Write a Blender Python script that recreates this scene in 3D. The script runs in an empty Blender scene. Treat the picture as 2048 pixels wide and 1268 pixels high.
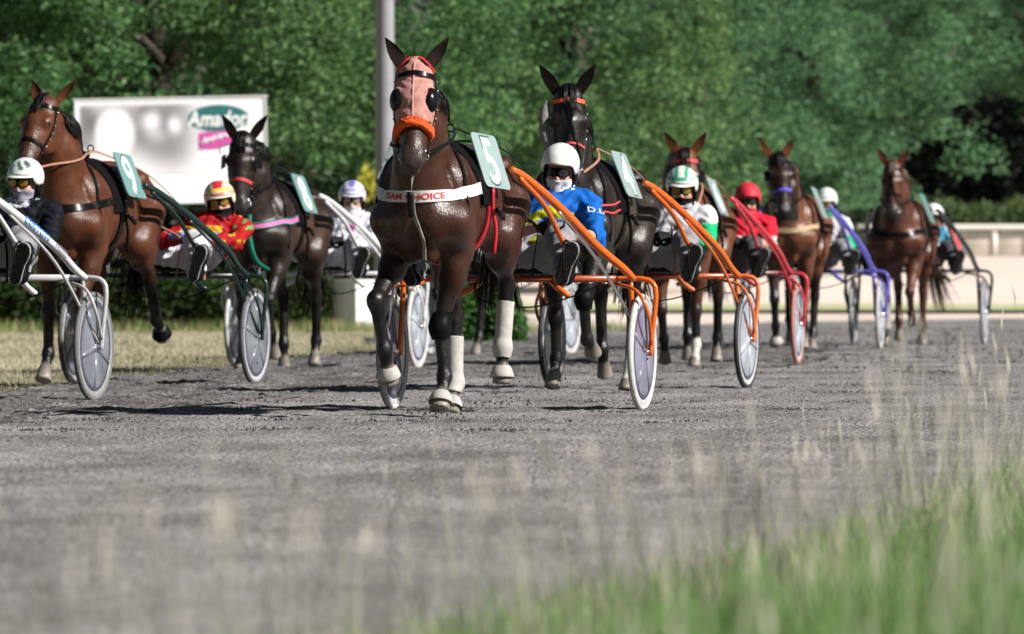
import bpy, bmesh, math, random
import numpy as np
from mathutils import Vector, Matrix
from mathutils.bvhtree import BVHTree

random.seed(7); RNG = np.random.default_rng(7)
R = math.radians
scene = bpy.context.scene
COL = scene.collection
FPX = 15300.0; CAMZ = 0.9; HOR = 521.0

# ------------------------------------------------------------------ camera, sky, sun, exposure
cam = bpy.data.cameras.new('camera'); cam_o = bpy.data.objects.new('camera', cam); COL.objects.link(cam_o)
cam.sensor_width = 36; cam.lens = FPX / 2048 * 36
cam_o.location = (0, 0, CAMZ); cam_o.rotation_euler = (R(90) - math.atan((634 - HOR) / FPX), 0, 0)
cam.clip_start = 0.5; cam.clip_end = 3000
cam.dof.use_dof = True; cam.dof.focus_distance = 44.5; cam.dof.aperture_fstop = 5.4
scene.camera = cam_o

SUN_DIR = Vector((0.84, -0.40, 0.66)).normalized()         # towards the floodlight masts beside the stand
world = bpy.data.worlds.new('World'); scene.world = world; world.use_nodes = True
wn = world.node_tree; bg = wn.nodes['Background']
sky = wn.nodes.new('ShaderNodeTexSky'); sky.sky_type = 'NISHITA'; sky.sun_disc = False
sky.sun_elevation = math.asin(SUN_DIR.z); sky.sun_rotation = math.atan2(SUN_DIR.x, SUN_DIR.y)
wn.links.new(sky.outputs[0], bg.inputs[0]); bg.inputs[1].default_value = 0.022
sl = bpy.data.lights.new('floodlight', 'SUN'); sl.energy = 5.0; sl.angle = R(1.8); sl.color = (1.0, 0.965, 0.91)
so = bpy.data.objects.new('floodlight', sl); COL.objects.link(so)
so.rotation_euler = SUN_DIR.to_track_quat('Z', 'Y').to_euler(); so.location = (40, -30, 40)
vs = scene.view_settings; vs.view_transform = 'Standard'; vs.look = 'None'; vs.gamma = 1; vs.use_curve_mapping = False
vs.exposure = 1.0

# ------------------------------------------------------------------ materials
MATS = {}
def mat(name, col, rough=0.5, metal=0.0, var=0.12, scale=30, bump=0.0, bscale=80, spec=0.3, coat=0.0, attr=None, emit=None, trans=0.0, rvar=0.1, sheen=0.0):
    if name in MATS: return MATS[name]
    m = bpy.data.materials.new(name); m.use_nodes = True; MATS[name] = m
    nt = m.node_tree; b = nt.nodes['Principled BSDF']; L = nt.links
    tc = nt.nodes.new('ShaderNodeTexCoord')
    n = nt.nodes.new('ShaderNodeTexNoise'); n.inputs['Scale'].default_value = scale; n.inputs['Detail'].default_value = 6
    L.new(tc.outputs['Object'], n.inputs['Vector'])
    mr = nt.nodes.new('ShaderNodeMapRange'); mr.inputs['From Min'].default_value = 0.3; mr.inputs['From Max'].default_value = 0.7
    mr.inputs['To Min'].default_value = 1 - var; mr.inputs['To Max'].default_value = 1 + var
    L.new(n.outputs['Fac'], mr.inputs['Value'])
    mx = nt.nodes.new('ShaderNodeVectorMath'); mx.operation = 'SCALE'
    if attr:
        at = nt.nodes.new('ShaderNodeAttribute'); at.attribute_name = attr; L.new(at.outputs['Color'], mx.inputs[0])
    else: mx.inputs[0].default_value = col
    L.new(mr.outputs[0], mx.inputs['Scale']); L.new(mx.outputs[0], b.inputs['Base Color'])
    mr2 = nt.nodes.new('ShaderNodeMapRange'); mr2.inputs['To Min'].default_value = max(0.02, rough - rvar); mr2.inputs['To Max'].default_value = min(1, rough + rvar)
    L.new(n.outputs['Fac'], mr2.inputs['Value']); L.new(mr2.outputs[0], b.inputs['Roughness'])
    b.inputs['Metallic'].default_value = metal; b.inputs['Specular IOR Level'].default_value = spec
    b.inputs['Coat Weight'].default_value = coat; b.inputs['Sheen Weight'].default_value = sheen
    b.inputs['Transmission Weight'].default_value = trans
    if bump:
        n2 = nt.nodes.new('ShaderNodeTexNoise'); n2.inputs['Scale'].default_value = bscale; n2.inputs['Detail'].default_value = 8
        L.new(tc.outputs['Object'], n2.inputs['Vector'])
        bp = nt.nodes.new('ShaderNodeBump'); bp.inputs['Strength'].default_value = bump; bp.inputs['Distance'].default_value = 0.02
        L.new(n2.outputs['Fac'], bp.inputs['Height']); L.new(bp.outputs[0], b.inputs['Normal'])
    return m

def coat_mat(name, wet):
    m = mat(name, (1, 1, 1), 0.48, attr='Col', var=0.28, scale=9, spec=0.10, rvar=0.10)
    nt = m.node_tree; L = nt.links; b = nt.nodes['Principled BSDF']
    tc = next(n for n in nt.nodes if n.type == 'TEX_COORD')
    mp = nt.nodes.new('ShaderNodeMapping'); mp.inputs['Scale'].default_value = (150, 150, 34); L.new(tc.outputs['Object'], mp.inputs[0])
    n = nt.nodes.new('ShaderNodeTexNoise'); n.inputs['Scale'].default_value = 1; n.inputs['Detail'].default_value = 5; L.new(mp.outputs[0], n.inputs['Vector'])
    n2 = nt.nodes.new('ShaderNodeTexNoise'); n2.inputs['Scale'].default_value = 11; n2.inputs['Detail'].default_value = 3; L.new(tc.outputs['Object'], n2.inputs['Vector'])
    ad = nt.nodes.new('ShaderNodeMath'); ad.operation = 'MULTIPLY_ADD'; L.new(n2.outputs['Fac'], ad.inputs[0]); ad.inputs[1].default_value = 1.5; L.new(n.outputs['Fac'], ad.inputs[2])
    bp = nt.nodes.new('ShaderNodeBump'); bp.inputs['Strength'].default_value = 0.42; bp.inputs['Distance'].default_value = 0.010
    n3 = nt.nodes.new('ShaderNodeTexNoise'); n3.inputs['Scale'].default_value = 5.5; n3.inputs['Detail'].default_value = 7; L.new(tc.outputs['Object'], n3.inputs['Vector'])
    m3 = nt.nodes.new('ShaderNodeMapRange'); m3.inputs['From Min'].default_value = .42; m3.inputs['From Max'].default_value = .62; m3.inputs['To Max'].default_value = .85 * wet; m3.inputs['To Min'].default_value = .12 * wet; L.new(n3.outputs['Fac'], m3.inputs['Value']); L.new(m3.outputs[0], b.inputs['Coat Weight'])
    b.inputs['Coat Roughness'].default_value = 0.27; L.new(bp.outputs[0], b.inputs['Coat Normal'])
    L.new(ad.outputs[0], bp.inputs['Height']); L.new(bp.outputs[0], b.inputs['Normal'])
    return m

def leaf_mat(name, trans=0.35, rough=0.55):
    m = bpy.data.materials.new(name); m.use_nodes = True; nt = m.node_tree; L = nt.links
    b = nt.nodes['Principled BSDF']; out = nt.nodes['Material Output']
    at = nt.nodes.new('ShaderNodeAttribute'); at.attribute_name = 'Col'
    L.new(at.outputs['Color'], b.inputs['Base Color']); b.inputs['Roughness'].default_value = rough; b.inputs['Specular IOR Level'].default_value = 0.3
    t = nt.nodes.new('ShaderNodeBsdfTranslucent'); L.new(at.outputs['Color'], t.inputs['Color'])
    mx = nt.nodes.new('ShaderNodeMixShader'); mx.inputs[0].default_value = trans
    L.new(b.outputs[0], mx.inputs[1]); L.new(t.outputs[0], mx.inputs[2]); L.new(mx.outputs[0], out.inputs[0])
    return m

# ------------------------------------------------------------------ object helpers
def tag(o, label=None, cat=None, group=None, kind=None):
    if label: o['label'] = label
    if cat: o['category'] = cat
    if group: o['group'] = group
    if kind: o['kind'] = kind
    return o
def empty(name, label, cat, loc=(0, 0, 0), rz=0.0, group=None):
    o = bpy.data.objects.new(name, None); COL.objects.link(o); o.location = loc; o.rotation_euler = (0, 0, rz)
    o.empty_display_size = 0.2
    return tag(o, label, cat, group)
def obj_from(name, V, F, m, parent=None, col=None, smooth=True):
    me = bpy.data.meshes.new(name)
    V = np.asarray(V, dtype=float)
    me.from_pydata(V.tolist() if len(V) < 1000 else V, [], F.tolist() if isinstance(F, np.ndarray) else F)
    if smooth: me.polygons.foreach_set('use_smooth', np.ones(len(me.polygons), dtype=bool))
    if col is not None:
        ca = me.color_attributes.new('Col', 'FLOAT_COLOR', 'POINT')
        c = np.ones((len(V), 4), dtype=np.float32); c[:, :3] = col; ca.data.foreach_set('color', c.ravel())
    me.materials.append(m); me.update()
    o = bpy.data.objects.new(name, me); COL.objects.link(o); o.parent = parent
    return o
def share(name, src, parent, loc=(0, 0, 0), rot=(0, 0, 0), scl=(1, 1, 1)):
    o = bpy.data.objects.new(name, src.data); COL.objects.link(o); o.parent = parent
    o.location = loc; o.rotation_euler = rot; o.scale = scl
    return o

def catmull(P, step=0.02, closed=False):
    P = np.asarray(P, float)
    if len(P) < 3 and not closed:
        n = max(2, int(np.linalg.norm(P[1] - P[0]) / step) + 1); t = np.linspace(0, 1, n)[:, None]
        return P[0] * (1 - t) + P[1] * t
    Q = np.vstack([P[-1], P, P[0], P[1]]) if closed else np.vstack([2 * P[0] - P[1], P, 2 * P[-1] - P[-2]])
    out = []
    for i in range(1, len(Q) - 2):
        n = max(2, int(np.linalg.norm(Q[i + 1] - Q[i]) / step) + 1)
        t = np.linspace(0, 1, n, endpoint=False)[:, None]
        a, b, c, d = Q[i - 1], Q[i], Q[i + 1], Q[i + 2]
        out.append(0.5 * (2 * b + (c - a) * t + (2 * a - 5 * b + 4 * c - d) * t ** 2 + (3 * b - a - 3 * c + d) * t ** 3))
    if not closed: out.append(P[-1:])
    return np.vstack(out)

class MB:
    """collects shapes for one mesh"""
    def __init__(s): s.V = []; s.F = []; s.C = []; s.n = 0
    def add(s, V, F, col=None):
        V = np.asarray(V, float); s.V.append(V); s.F += [tuple(int(i) + s.n for i in f) for f in F]
        s.n += len(V)
        if col is not None: s.C.append(np.tile(np.asarray(col, float), (len(V), 1)) if np.ndim(col) == 1 else col)
        return s
    def tube(s, pts, r, n=10, step=None, caps=True, flat=1.0, col=None):
        P = np.asarray(pts, float)
        if step: P = catmull(P, step)
        m = len(P); rr = np.interp(np.linspace(0, 1, m), np.linspace(0, 1, len(np.atleast_1d(r))), np.atleast_1d(r))
        T = np.gradient(P, axis=0); T /= np.linalg.norm(T, axis=1)[:, None] + 1e-9
        up = np.array([0, 0, 1.0]) if abs(T[0, 2]) < 0.9 else np.array([0, 1.0, 0])
        V = []; N = np.cross(T[0], up); N /= np.linalg.norm(N)
        a = np.linspace(0, 2 * math.pi, n, endpoint=False)
        for i in range(m):
            N = N - T[i] * N.dot(T[i]); N /= np.linalg.norm(N) + 1e-9; B = np.cross(T[i], N)
            V.append(P[i] + rr[i] * (np.cos(a)[:, None] * N + flat * np.sin(a)[:, None] * B))
        V = np.vstack(V); F = [(i * n + j, i * n + (j + 1) % n, (i + 1) * n + (j + 1) % n, (i + 1) * n + j) for i in range(m - 1) for j in range(n)]
        if caps: F += [tuple(range(n - 1, -1, -1)), tuple(range((m - 1) * n, m * n))]
        return s.add(V, F, col)
    def ribbon(s, P, N, w, th, col=None):
        """strap of width w lying on normals N"""
        P = np.asarray(P); T = np.gradient(P, axis=0); T /= np.linalg.norm(T, axis=1)[:, None] + 1e-9
        B = np.cross(N, T); B /= np.linalg.norm(B, axis=1)[:, None] + 1e-9
        w = np.asarray(w) * np.ones(len(P)); w = w[:, None]
        V = np.stack([P - B * w / 2, P + B * w / 2, P + B * w / 2 + N * th, P - B * w / 2 + N * th], 1).reshape(-1, 3)
        m = len(P); F = [(i * 4 + j, i * 4 + (j + 1) % 4, (i + 1) * 4 + (j + 1) % 4, (i + 1) * 4 + j) for i in range(m - 1) for j in range(4)]
        F += [(0, 3, 2, 1), ((m - 1) * 4, (m - 1) * 4 + 1, (m - 1) * 4 + 2, (m - 1) * 4 + 3)]
        return s.add(V, F, col)
    def box(s, c, d, rot=None, bev=0.0, col=None):
        bm = bmesh.new(); bmesh.ops.create_cube(bm, size=1)
        for v in bm.verts: v.co = Vector((v.co.x * d[0], v.co.y * d[1], v.co.z * d[2]))
        if bev: bmesh.ops.bevel(bm, geom=bm.edges[:], offset=bev, segments=2, affect='EDGES', profile=0.5)
        M = (rot.to_matrix() if hasattr(rot, 'to_matrix') else rot) if rot is not None else Matrix.Identity(3)
        bm.verts.index_update()
        V = [tuple(M @ v.co + Vector(c)) for v in bm.verts]; F = [tuple(v.index for v in f.verts) for f in bm.faces]; bm.free()
        return s.add(V, F, col)
    def lathe(s, prof, n=48, axis='x', c=(0, 0, 0), col=None, close=False):
        prof = list(prof); a = np.linspace(0, 2 * math.pi, n, endpoint=False); V = []
        for (u, r) in prof:
            x, y, z = np.full(n, u), r * np.cos(a), r * np.sin(a)
            if axis == 'z': x, y, z = y, z, x
            if axis == 'y': x, y, z = z, x, y
            V.append(np.stack([x, y, z], 1) + np.array(c))
        m = len(prof); V = np.vstack(V); rng = range(m if close else m - 1)
        F = [(i * n + j, i * n + (j + 1) % n, ((i + 1) % m) * n + (j + 1) % n, ((i + 1) % m) * n + j) for i in rng for j in range(n)]
        return s.add(V, F, col)
    def ellip(s, c, r, n=14, m=9, rot=None, col=None):
        V = [(0, 0, 1)]; 
        for i in range(1, m):
            t = math.pi * i / m
            V += [(math.sin(t) * math.cos(2 * math.pi * j / n), math.sin(t) * math.sin(2 * math.pi * j / n), math.cos(t)) for j in range(n)]
        V.append((0, 0, -1)); V = np.array(V) * np.array(r)
        if rot is not None: V = V @ np.array(rot).T
        F = [(0, 1 + j, 1 + (j + 1) % n) for j in range(n)]
        for i in range(m - 2): F += [(1 + i * n + j, 1 + (i + 1) * n + j, 1 + (i + 1) * n + (j + 1) % n, 1 + i * n + (j + 1) % n) for j in range(n)]
        l = 1 + (m - 1) * n; F += [(l, l - n + (j + 1) % n, l - n + j) for j in range(n)]
        return s.add(V + np.array(c), F, col)
    def build(s, name, m, parent=None, smooth=True):
        o = obj_from(name, np.vstack(s.V), s.F, m, parent, np.vstack(s.C) if s.C else None, smooth)
        return o

def smooth_edges(o, ang=40):
    me = o.data
    bm = bmesh.new(); bm.from_mesh(me)
    for e in bm.edges:
        if len(e.link_faces) == 2 and e.calc_face_angle(0) > R(ang): e.smooth = False
    bm.to_mesh(me); bm.free(); return o

_TXT = {}
def text_geo(txt, size, shear=0.0, bold=0.0):
    k = (txt, size, shear, bold)
    if k in _TXT: return _TXT[k]
    cu = bpy.data.curves.new('lettering', 'FONT'); cu.body = txt; cu.size = size; cu.shear = shear; cu.offset = bold; cu.resolution_u = 3
    cu.align_x = 'CENTER'; cu.align_y = 'CENTER'
    o = bpy.data.objects.new('lettering', cu); COL.objects.link(o)
    dg = bpy.context.evaluated_depsgraph_get(); me = bpy.data.meshes.new_from_object(o.evaluated_get(dg))
    V = np.array([v.co[:] for v in me.vertices]); F = [tuple(p.vertices) for p in me.polygons]
    bpy.data.objects.remove(o); bpy.data.curves.remove(cu); bpy.data.meshes.remove(me)
    V[:, 0] -= (V[:, 0].min() + V[:, 0].max()) / 2; V[:, 1] -= (V[:, 1].min() + V[:, 1].max()) / 2
    _TXT[k] = (V, F); return V, F
def text_on(name, txt, size, o, right, up, m, parent, shear=0.0, bold=0.0, stretch=1.0):
    V, F = text_geo(txt, size, shear, bold); o, right, up = map(np.array, (o, right, up))
    P = o + V[:, :1] * stretch * right + V[:, 1:2] * up
    return obj_from(name, P, F, m, parent, smooth=False)

# ------------------------------------------------------------------ signed distance bodies
class Sdf:
    def __init__(s): s.p = []
    def rc(s, a, b, ra, rb, k=0.04, g='coat', flat=None, op='+'):
        a = np.array(a, float); b = np.array(b, float); d = b - a
        if flat: n = np.array(flat[0], float); n /= np.linalg.norm(n); sc = flat[1]
        if flat: d = d + (sc - 1) * d.dot(n) * n
        bb = d.dot(d) + 1e-12
        def f(x, y, z):
            px, py, pz = x - a[0], y - a[1], z - a[2]
            if flat:
                q = (sc - 1) * (px * n[0] + py * n[1] + pz * n[2]); px, py, pz = px + q * n[0], py + q * n[1], pz + q * n[2]
            t = np.clip((px * d[0] + py * d[1] + pz * d[2]) / bb, 0, 1)
            return np.sqrt((px - t * d[0]) ** 2 + (py - t * d[1]) ** 2 + (pz - t * d[2]) ** 2) - (ra + (rb - ra) * t)
        lo = np.minimum(a - ra, b - rb); hi = np.maximum(a + ra, b + rb)
        if flat and sc < 1: lo -= max(ra, rb) * (1 / sc - 1); hi += max(ra, rb) * (1 / sc - 1)
        s.p.append((f, lo, hi, k, g, op)); return s
    def el(s, c, r, k=0.04, g='coat', rot=None, op='+'):
        c = np.array(c, float); r = np.array(r, float); M = np.eye(3) if rot is None else np.array(rot, float)   # columns = axes
        def f(x, y, z):
            px, py, pz = x - c[0], y - c[1], z - c[2]
            u = px * M[0, 0] + py * M[1, 0] + pz * M[2, 0]; v = px * M[0, 1] + py * M[1, 1] + pz * M[2, 1]; w = px * M[0, 2] + py * M[1, 2] + pz * M[2, 2]
            k0 = np.sqrt((u / r[0]) ** 2 + (v / r[1]) ** 2 + (w / r[2]) ** 2); k1 = np.sqrt((u / r[0] ** 2) ** 2 + (v / r[1] ** 2) ** 2 + (w / r[2] ** 2) ** 2)
            return k0 * (k0 - 1) / (k1 + 1e-6)
        m = r.max(); s.p.append((f, c - m, c + m, k, g, op)); return s
    def hoof(s, a, b, ra, rb, n, k=0.01, g='hoof'):
        s.rc(a, b, ra, rb, k, g); f0, lo, hi, k, g, op = s.p.pop(); b = np.array(b); n = np.array(n)
        s.p.append((lambda x, y, z: np.maximum(f0(x, y, z), (x - b[0]) * n[0] + (y - b[1]) * n[1] + (z - b[2]) * n[2]), lo, hi, k, g, op)); return s
    @staticmethod
    def comb(D, d, k, op):
        if op == '-':
            d = -d; h = np.maximum(k - np.abs(D - d), 0) / k; return np.maximum(D, d) + h * h * k / 4
        h = np.maximum(k - np.abs(D - d), 0) / k; return np.minimum(D, d) - h * h * k / 4
    def ev(s, P):
        x, y, z = P[:, 0], P[:, 1], P[:, 2]; D = np.full(len(P), 0.5)
        for f, lo, hi, k, g, op in s.p:
            mg = k + 0.14
            m = (x > lo[0] - mg) & (x < hi[0] + mg) & (y > lo[1] - mg) & (y < hi[1] + mg) & (z > lo[2] - mg) & (z < hi[2] + mg)
            if m.any(): D[m] = s.comb(D[m], f(x[m], y[m], z[m]), k, op)
        return D
    def grad(s, P, e=0.004):
        G = np.stack([s.ev(P + np.eye(3)[i] * e) - s.ev(P - np.eye(3)[i] * e) for i in range(3)], 1)
        return G / (np.linalg.norm(G, axis=1)[:, None] + 1e-9)
    def project(s, P, off=0.0, it=5):
        Q = []; Nn = []
        for p in np.array(P, float):
            loc, n, i, d = s.bvh.find_nearest(Vector(p)); m = s.N[s.F[i]].mean(0); m /= np.linalg.norm(m) + 1e-9; Q.append(np.array(loc) + m * off); Nn.append(m)
        return np.array(Q), np.array(Nn)
    def groups(s, P):
        out = {}
        for f, lo, hi, k, g, op in s.p:
            if op == '-': continue
            d = f(P[:, 0], P[:, 1], P[:, 2]); out[g] = np.minimum(out[g], d) if g in out else d
        return out
    def mesh(s, h, smooth=2):
        lo = np.min([q[1] for q in s.p], 0) - 4 * h; hi = np.max([q[2] for q in s.p], 0) + 4 * h
        n = np.ceil((hi - lo) / h).astype(int) + 1
        ax = [lo[i] + h * np.arange(n[i]) for i in range(3)]
        D = np.full(n, 0.5, dtype=np.float32)
        for f, l, u, k, g, op in s.p:
            mg = k + 2.5 * h; i0 = np.maximum(np.floor((l - mg - lo) / h).astype(int), 0); i1 = np.minimum(np.ceil((u + mg - lo) / h).astype(int) + 1, n)
            sl_ = tuple(slice(i0[i], i1[i]) for i in range(3))
            D[sl_] = s.comb(D[sl_], f(ax[0][sl_[0]][:, None, None], ax[1][sl_[1]][None, :, None], ax[2][sl_[2]][None, None, :]), k, op)
        S = D < 0
        cnt = np.zeros(n - 1, np.int8); cs = [(i, j, k) for i in (0, 1) for j in (0, 1) for k in (0, 1)]
        view = lambda A, c: A[c[0]:A.shape[0] - 1 + c[0], c[1]:A.shape[1] - 1 + c[1], c[2]:A.shape[2] - 1 + c[2]]
        for c in cs: cnt += view(S, c)
        act = (cnt > 0) & (cnt < 8); idx = np.full(act.shape, -1, np.int64); I = np.argwhere(act); idx[act] = np.arange(len(I))
        vals = np.stack([D[I[:, 0] + c[0], I[:, 1] + c[1], I[:, 2] + c[2]] for c in cs], 1); cf = np.array(cs, float)
        acc = np.zeros((len(I), 3)); w = np.zeros(len(I))
        for a in range(8):
            for b in range(a + 1, 8):
                if np.abs(cf[a] - cf[b]).sum() != 1: continue
                cr = (vals[:, a] < 0) != (vals[:, b] < 0); t = vals[:, a] / (vals[:, a] - vals[:, b] + 1e-12)
                acc[cr] += cf[a] + t[cr, None] * (cf[b] - cf[a]); w[cr] += 1
        V = lo + h * (I + acc / w[:, None]); F = []
        for axis in range(3):
            o1, o2 = (axis + 1) % 3, (axis + 2) % 3
            A = [slice(None)] * 3; B = [slice(None)] * 3; A[axis] = slice(0, -1); B[axis] = slice(1, None)
            E = np.argwhere(S[tuple(A)] != S[tuple(B)])
            E = E[(E[:, o1] > 0) & (E[:, o2] > 0) & (E[:, o1] < n[o1] - 1) & (E[:, o2] < n[o2] - 1)]
            q = []
            for d1, d2 in ((-1, -1), (0, -1), (0, 0), (-1, 0)):
                C = E.copy(); C[:, o1] += d1; C[:, o2] += d2; q.append(idx[C[:, 0], C[:, 1], C[:, 2]])
            q = np.stack(q, 1); ins = S[E[:, 0], E[:, 1], E[:, 2]]; q[~ins] = q[~ins][:, ::-1]; F.append(q)
        F = np.vstack(F); F = F[(F >= 0).all(1)]
        for _ in range(smooth):
            A = np.zeros_like(V); c = np.zeros(len(V))
            for i in range(4):
                for j in (1, 3):
                    np.add.at(A, F[:, i], V[F[:, (i + j) % 4]]); np.add.at(c, F[:, i], 1)
            V = V * 0.5 + 0.5 * A / np.maximum(c, 1)[:, None]
        return V, F
def normals(V, F):
    N = np.zeros_like(V); n = np.cross(V[F[:, 2]] - V[F[:, 0]], V[F[:, 3]] - V[F[:, 1]])
    for i in range(4): np.add.at(N, F[:, i], n)
    return N / (np.linalg.norm(N, axis=1)[:, None] + 1e-12)

def patch(V, F, N, f, off, wrinkle=0.0, wscale=18.0):
    """a cloth cut from a body surface: f(P) > 0 inside; returns V, F with a rim down to the skin"""
    fv = f(V); keep = (fv[F] > 0).any(1); Fk = F[keep]
    if not len(Fk): return None
    ids = np.unique(Fk); P = V[ids].copy(); Nn = N[ids]; fo = f(P); out = fo < 0
    if out.any():
        Q = P[out]; e = 0.003; G = np.stack([(f(Q + np.eye(3)[i] * e) - f(Q - np.eye(3)[i] * e)) / (2 * e) for i in range(3)], 1)
        g2 = (G ** 2).sum(1); stp = -fo[out] / np.maximum(g2, 1e-4); mv = G * stp[:, None]; ln = np.linalg.norm(mv, axis=1)
        mv *= np.minimum(1, 0.03 / (ln + 1e-9))[:, None]; P[out] = Q + mv
    mp = np.full(len(V), -1); mp[ids] = np.arange(len(ids)); Fk = mp[Fk]
    o = np.full(len(P), off)
    if wrinkle:
        a = P * wscale
        o = o + wrinkle * (np.sin(a[:, 2] * 1.3 + 2 * np.sin(a[:, 0] * 0.7) + a[:, 1] * 0.6) * np.sin(a[:, 0] * 0.8 + a[:, 1] * 0.9 + 1.3 * np.sin(a[:, 2] * 0.5)))
    T = P + Nn * np.maximum(o, 0.003)[:, None]
    ed = {}
    for q in Fk:
        for i in range(4):
            e = (q[i], q[(i + 1) % 4]); ed[e] = 1
    bd = [e for e in ed if (e[1], e[0]) not in ed]
    Fl = [tuple(q) for q in Fk.tolist()]; bv = sorted({v for e in bd for v in e}); bm_ = {v: len(T) + i for i, v in enumerate(bv)}
    T = np.vstack([T, P[bv] - Nn[bv] * 0.004]) if bv else T
    Fl += [(e[1], e[0], bm_[e[0]], bm_[e[1]]) for e in bd]
    return T, Fl

def strap(sdf, pts, w, th=0.005, off=0.004, closed=False, step=0.02, it=5):
    P = catmull(pts, step, closed)
    if closed: P = np.vstack([P, P[:1]])
    P, N = sdf.project(P, off, it)
    for _ in range(2):
        Q = P.copy(); Q[1:-1] = (P[:-2] + 2 * P[1:-1] + P[2:]) / 4; P = Q
    return P, N

M_BLACK = mat('black_leather', (0.0045, 0.0042, 0.0045), 0.28, var=0.3, spec=0.10)
M_CHROME = mat('chrome', (0.7, 0.7, 0.72), 0.18, metal=1.0, var=0.05)
M_WHITE = mat('white_cloth', (0.50, 0.49, 0.48), 0.8, var=0.1, scale=14, bump=0.2, bscale=160)
M_TYRE = mat('tyre_rubber', (0.35, 0.34, 0.33), 0.7, var=0.2)
M_HAIR = mat('black_hair', (0.005, 0.0045, 0.004), 0.38, var=0.3, spec=.10)

# ------------------------------------------------------------------ horse
def front_leg(S, side, pose, sp):
    f, c, p = pose[:3]; dx = pose[3] if len(pose) > 3 else 0.0
    dirv = lambda a: np.array([0, -math.sin(R(a)), -math.cos(R(a))])
    E = np.array([side * 0.165, 0.05, 0.96]); K = E + 0.44 * dirv(f) + [side * -0.025 + dx, 0, 0]
    K2 = K + 0.29 * dirv(c) - [dx * .45, 0, 0]; F = K2; P = F + 0.13 * dirv(p); hd = dirv(p * 0.75); B = P + 0.085 * hd
    S.rc((side * 0.185, -0.15, 1.13), E + [0, 0.02, 0.0], 0.115, 0.085, 0.06)
    S.rc(E, E * 0.62 + K * 0.38, 0.084, 0.066, 0.05)
    S.el(E * 0.8 + K * 0.2 + [side * 0.012, -0.02, 0], (0.062, 0.085, 0.13), 0.05)
    S.rc(E * 0.62 + K * 0.38, K, 0.064, 0.043, 0.05, 'coat' if sp.get('shortpoint') else 'upper')
    S.el(K + 0.004 * dirv(c) + [0, -0.012, 0], (0.05, 0.05, 0.062), 0.03, 'point')
    S.rc(K + [0, 0.012, -0.02], F + [0, 0.012, 0.02], 0.034, 0.028, 0.03, 'point')      # tendon
    S.rc(K + [0, -0.01, 0], F + [0, -0.008, 0], 0.033, 0.029, 0.03, 'point')
    S.el(F + [0, 0.004, 0], (0.041, 0.046, 0.046), 0.03, 'point')
    S.rc(F, P, 0.035, 0.037, 0.025, 'point')
    S.hoof(P, B, 0.047, 0.062, hd, 0.012); S.hoofs.append(B)
    return dict(E=E, K=K, F=F, P=P, B=B, hd=hd)
def hind_leg(S, side, pose, sp):
    g, c, p = pose[:3]; dz = pose[3] if len(pose) > 3 else 0.0; dy = pose[4] if len(pose) > 4 else 0.0
    dirv = lambda a: np.array([0, -math.sin(R(a)), -math.cos(R(a))])
    T = np.array([side * 0.165, 0.97 + dy, 1.0 + dz]); H = T + 0.50 * dirv(g) + [side * -0.03, 0, 0]
    F = H + 0.37 * dirv(c) + [side * -0.012, 0, 0]; P = F + 0.13 * dirv(p); hd = dirv(p * 0.75); B = P + 0.085 * hd
    S.rc((side * 0.15, 1.14, 1.22), T + [side * 0.01, 0.02, 0], 0.185, 0.115, 0.07)
    S.el((side * 0.16, 1.22, 1.08), (0.105, 0.16, 0.25), 0.07)
    M = T * 0.55 + H * 0.45
    S.rc(T + [0, 0.03, 0], M, 0.108, 0.072, 0.06); S.rc(M, H + [0, 0, 0.02], 0.07, 0.042, 0.05, 'upper')
    S.rc(H + [0, 0.045, 0.035], M * 0.7 + T * 0.3 + [0, 0.11, 0.02], 0.022, 0.04, 0.05, 'upper')   # hamstring cord
    S.el(H, (0.043, 0.062, 0.07), 0.03, 'point')
    S.el(H + [0, 0.045, 0.045], (0.026, 0.03, 0.04), 0.03, 'point')
    S.rc(H + [0, 0.015, 0], F + [0, 0.012, 0], 0.038, 0.03, 0.03, 'point'); S.rc(H + [0, -0.01, 0], F, 0.035, 0.03, 0.03, 'point')
    S.el(F + [0, 0.005, 0], (0.042, 0.047, 0.047), 0.03, 'point')
    S.rc(F, P, 0.036, 0.037, 0.025, 'point'); S.hoof(P, B, 0.046, 0.06, hd, 0.012); S.hoofs.append(B)
    return dict(T=T, H=H, F=F, P=P, B=B, hd=hd)

class Head:
    def __init__(s, poll, yaw, pitch, roll, sc):
        Rz = Matrix.Rotation(R(yaw), 3, 'Z'); D = Vector((0, -math.sin(R(pitch)), -math.cos(R(pitch)))); F = Vector((0, -math.cos(R(pitch)), math.sin(R(pitch)))); U = Vector((1, 0, 0))
        Ro = Matrix.Rotation(R(roll), 3, F); D = Ro @ D; U = Ro @ U
        s.U, s.F, s.D = (np.array(Rz @ q) for q in (U, F, D)); s.P = np.array(poll, float); s.s = sc; s.R = np.stack([s.U, s.F, s.D], 1)
    def __call__(s, u, v, w): return s.P + s.s * (u * s.U + v * s.F + w * s.D)
    def loc(s, P): return (P - s.P) @ s.R / s.s

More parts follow.
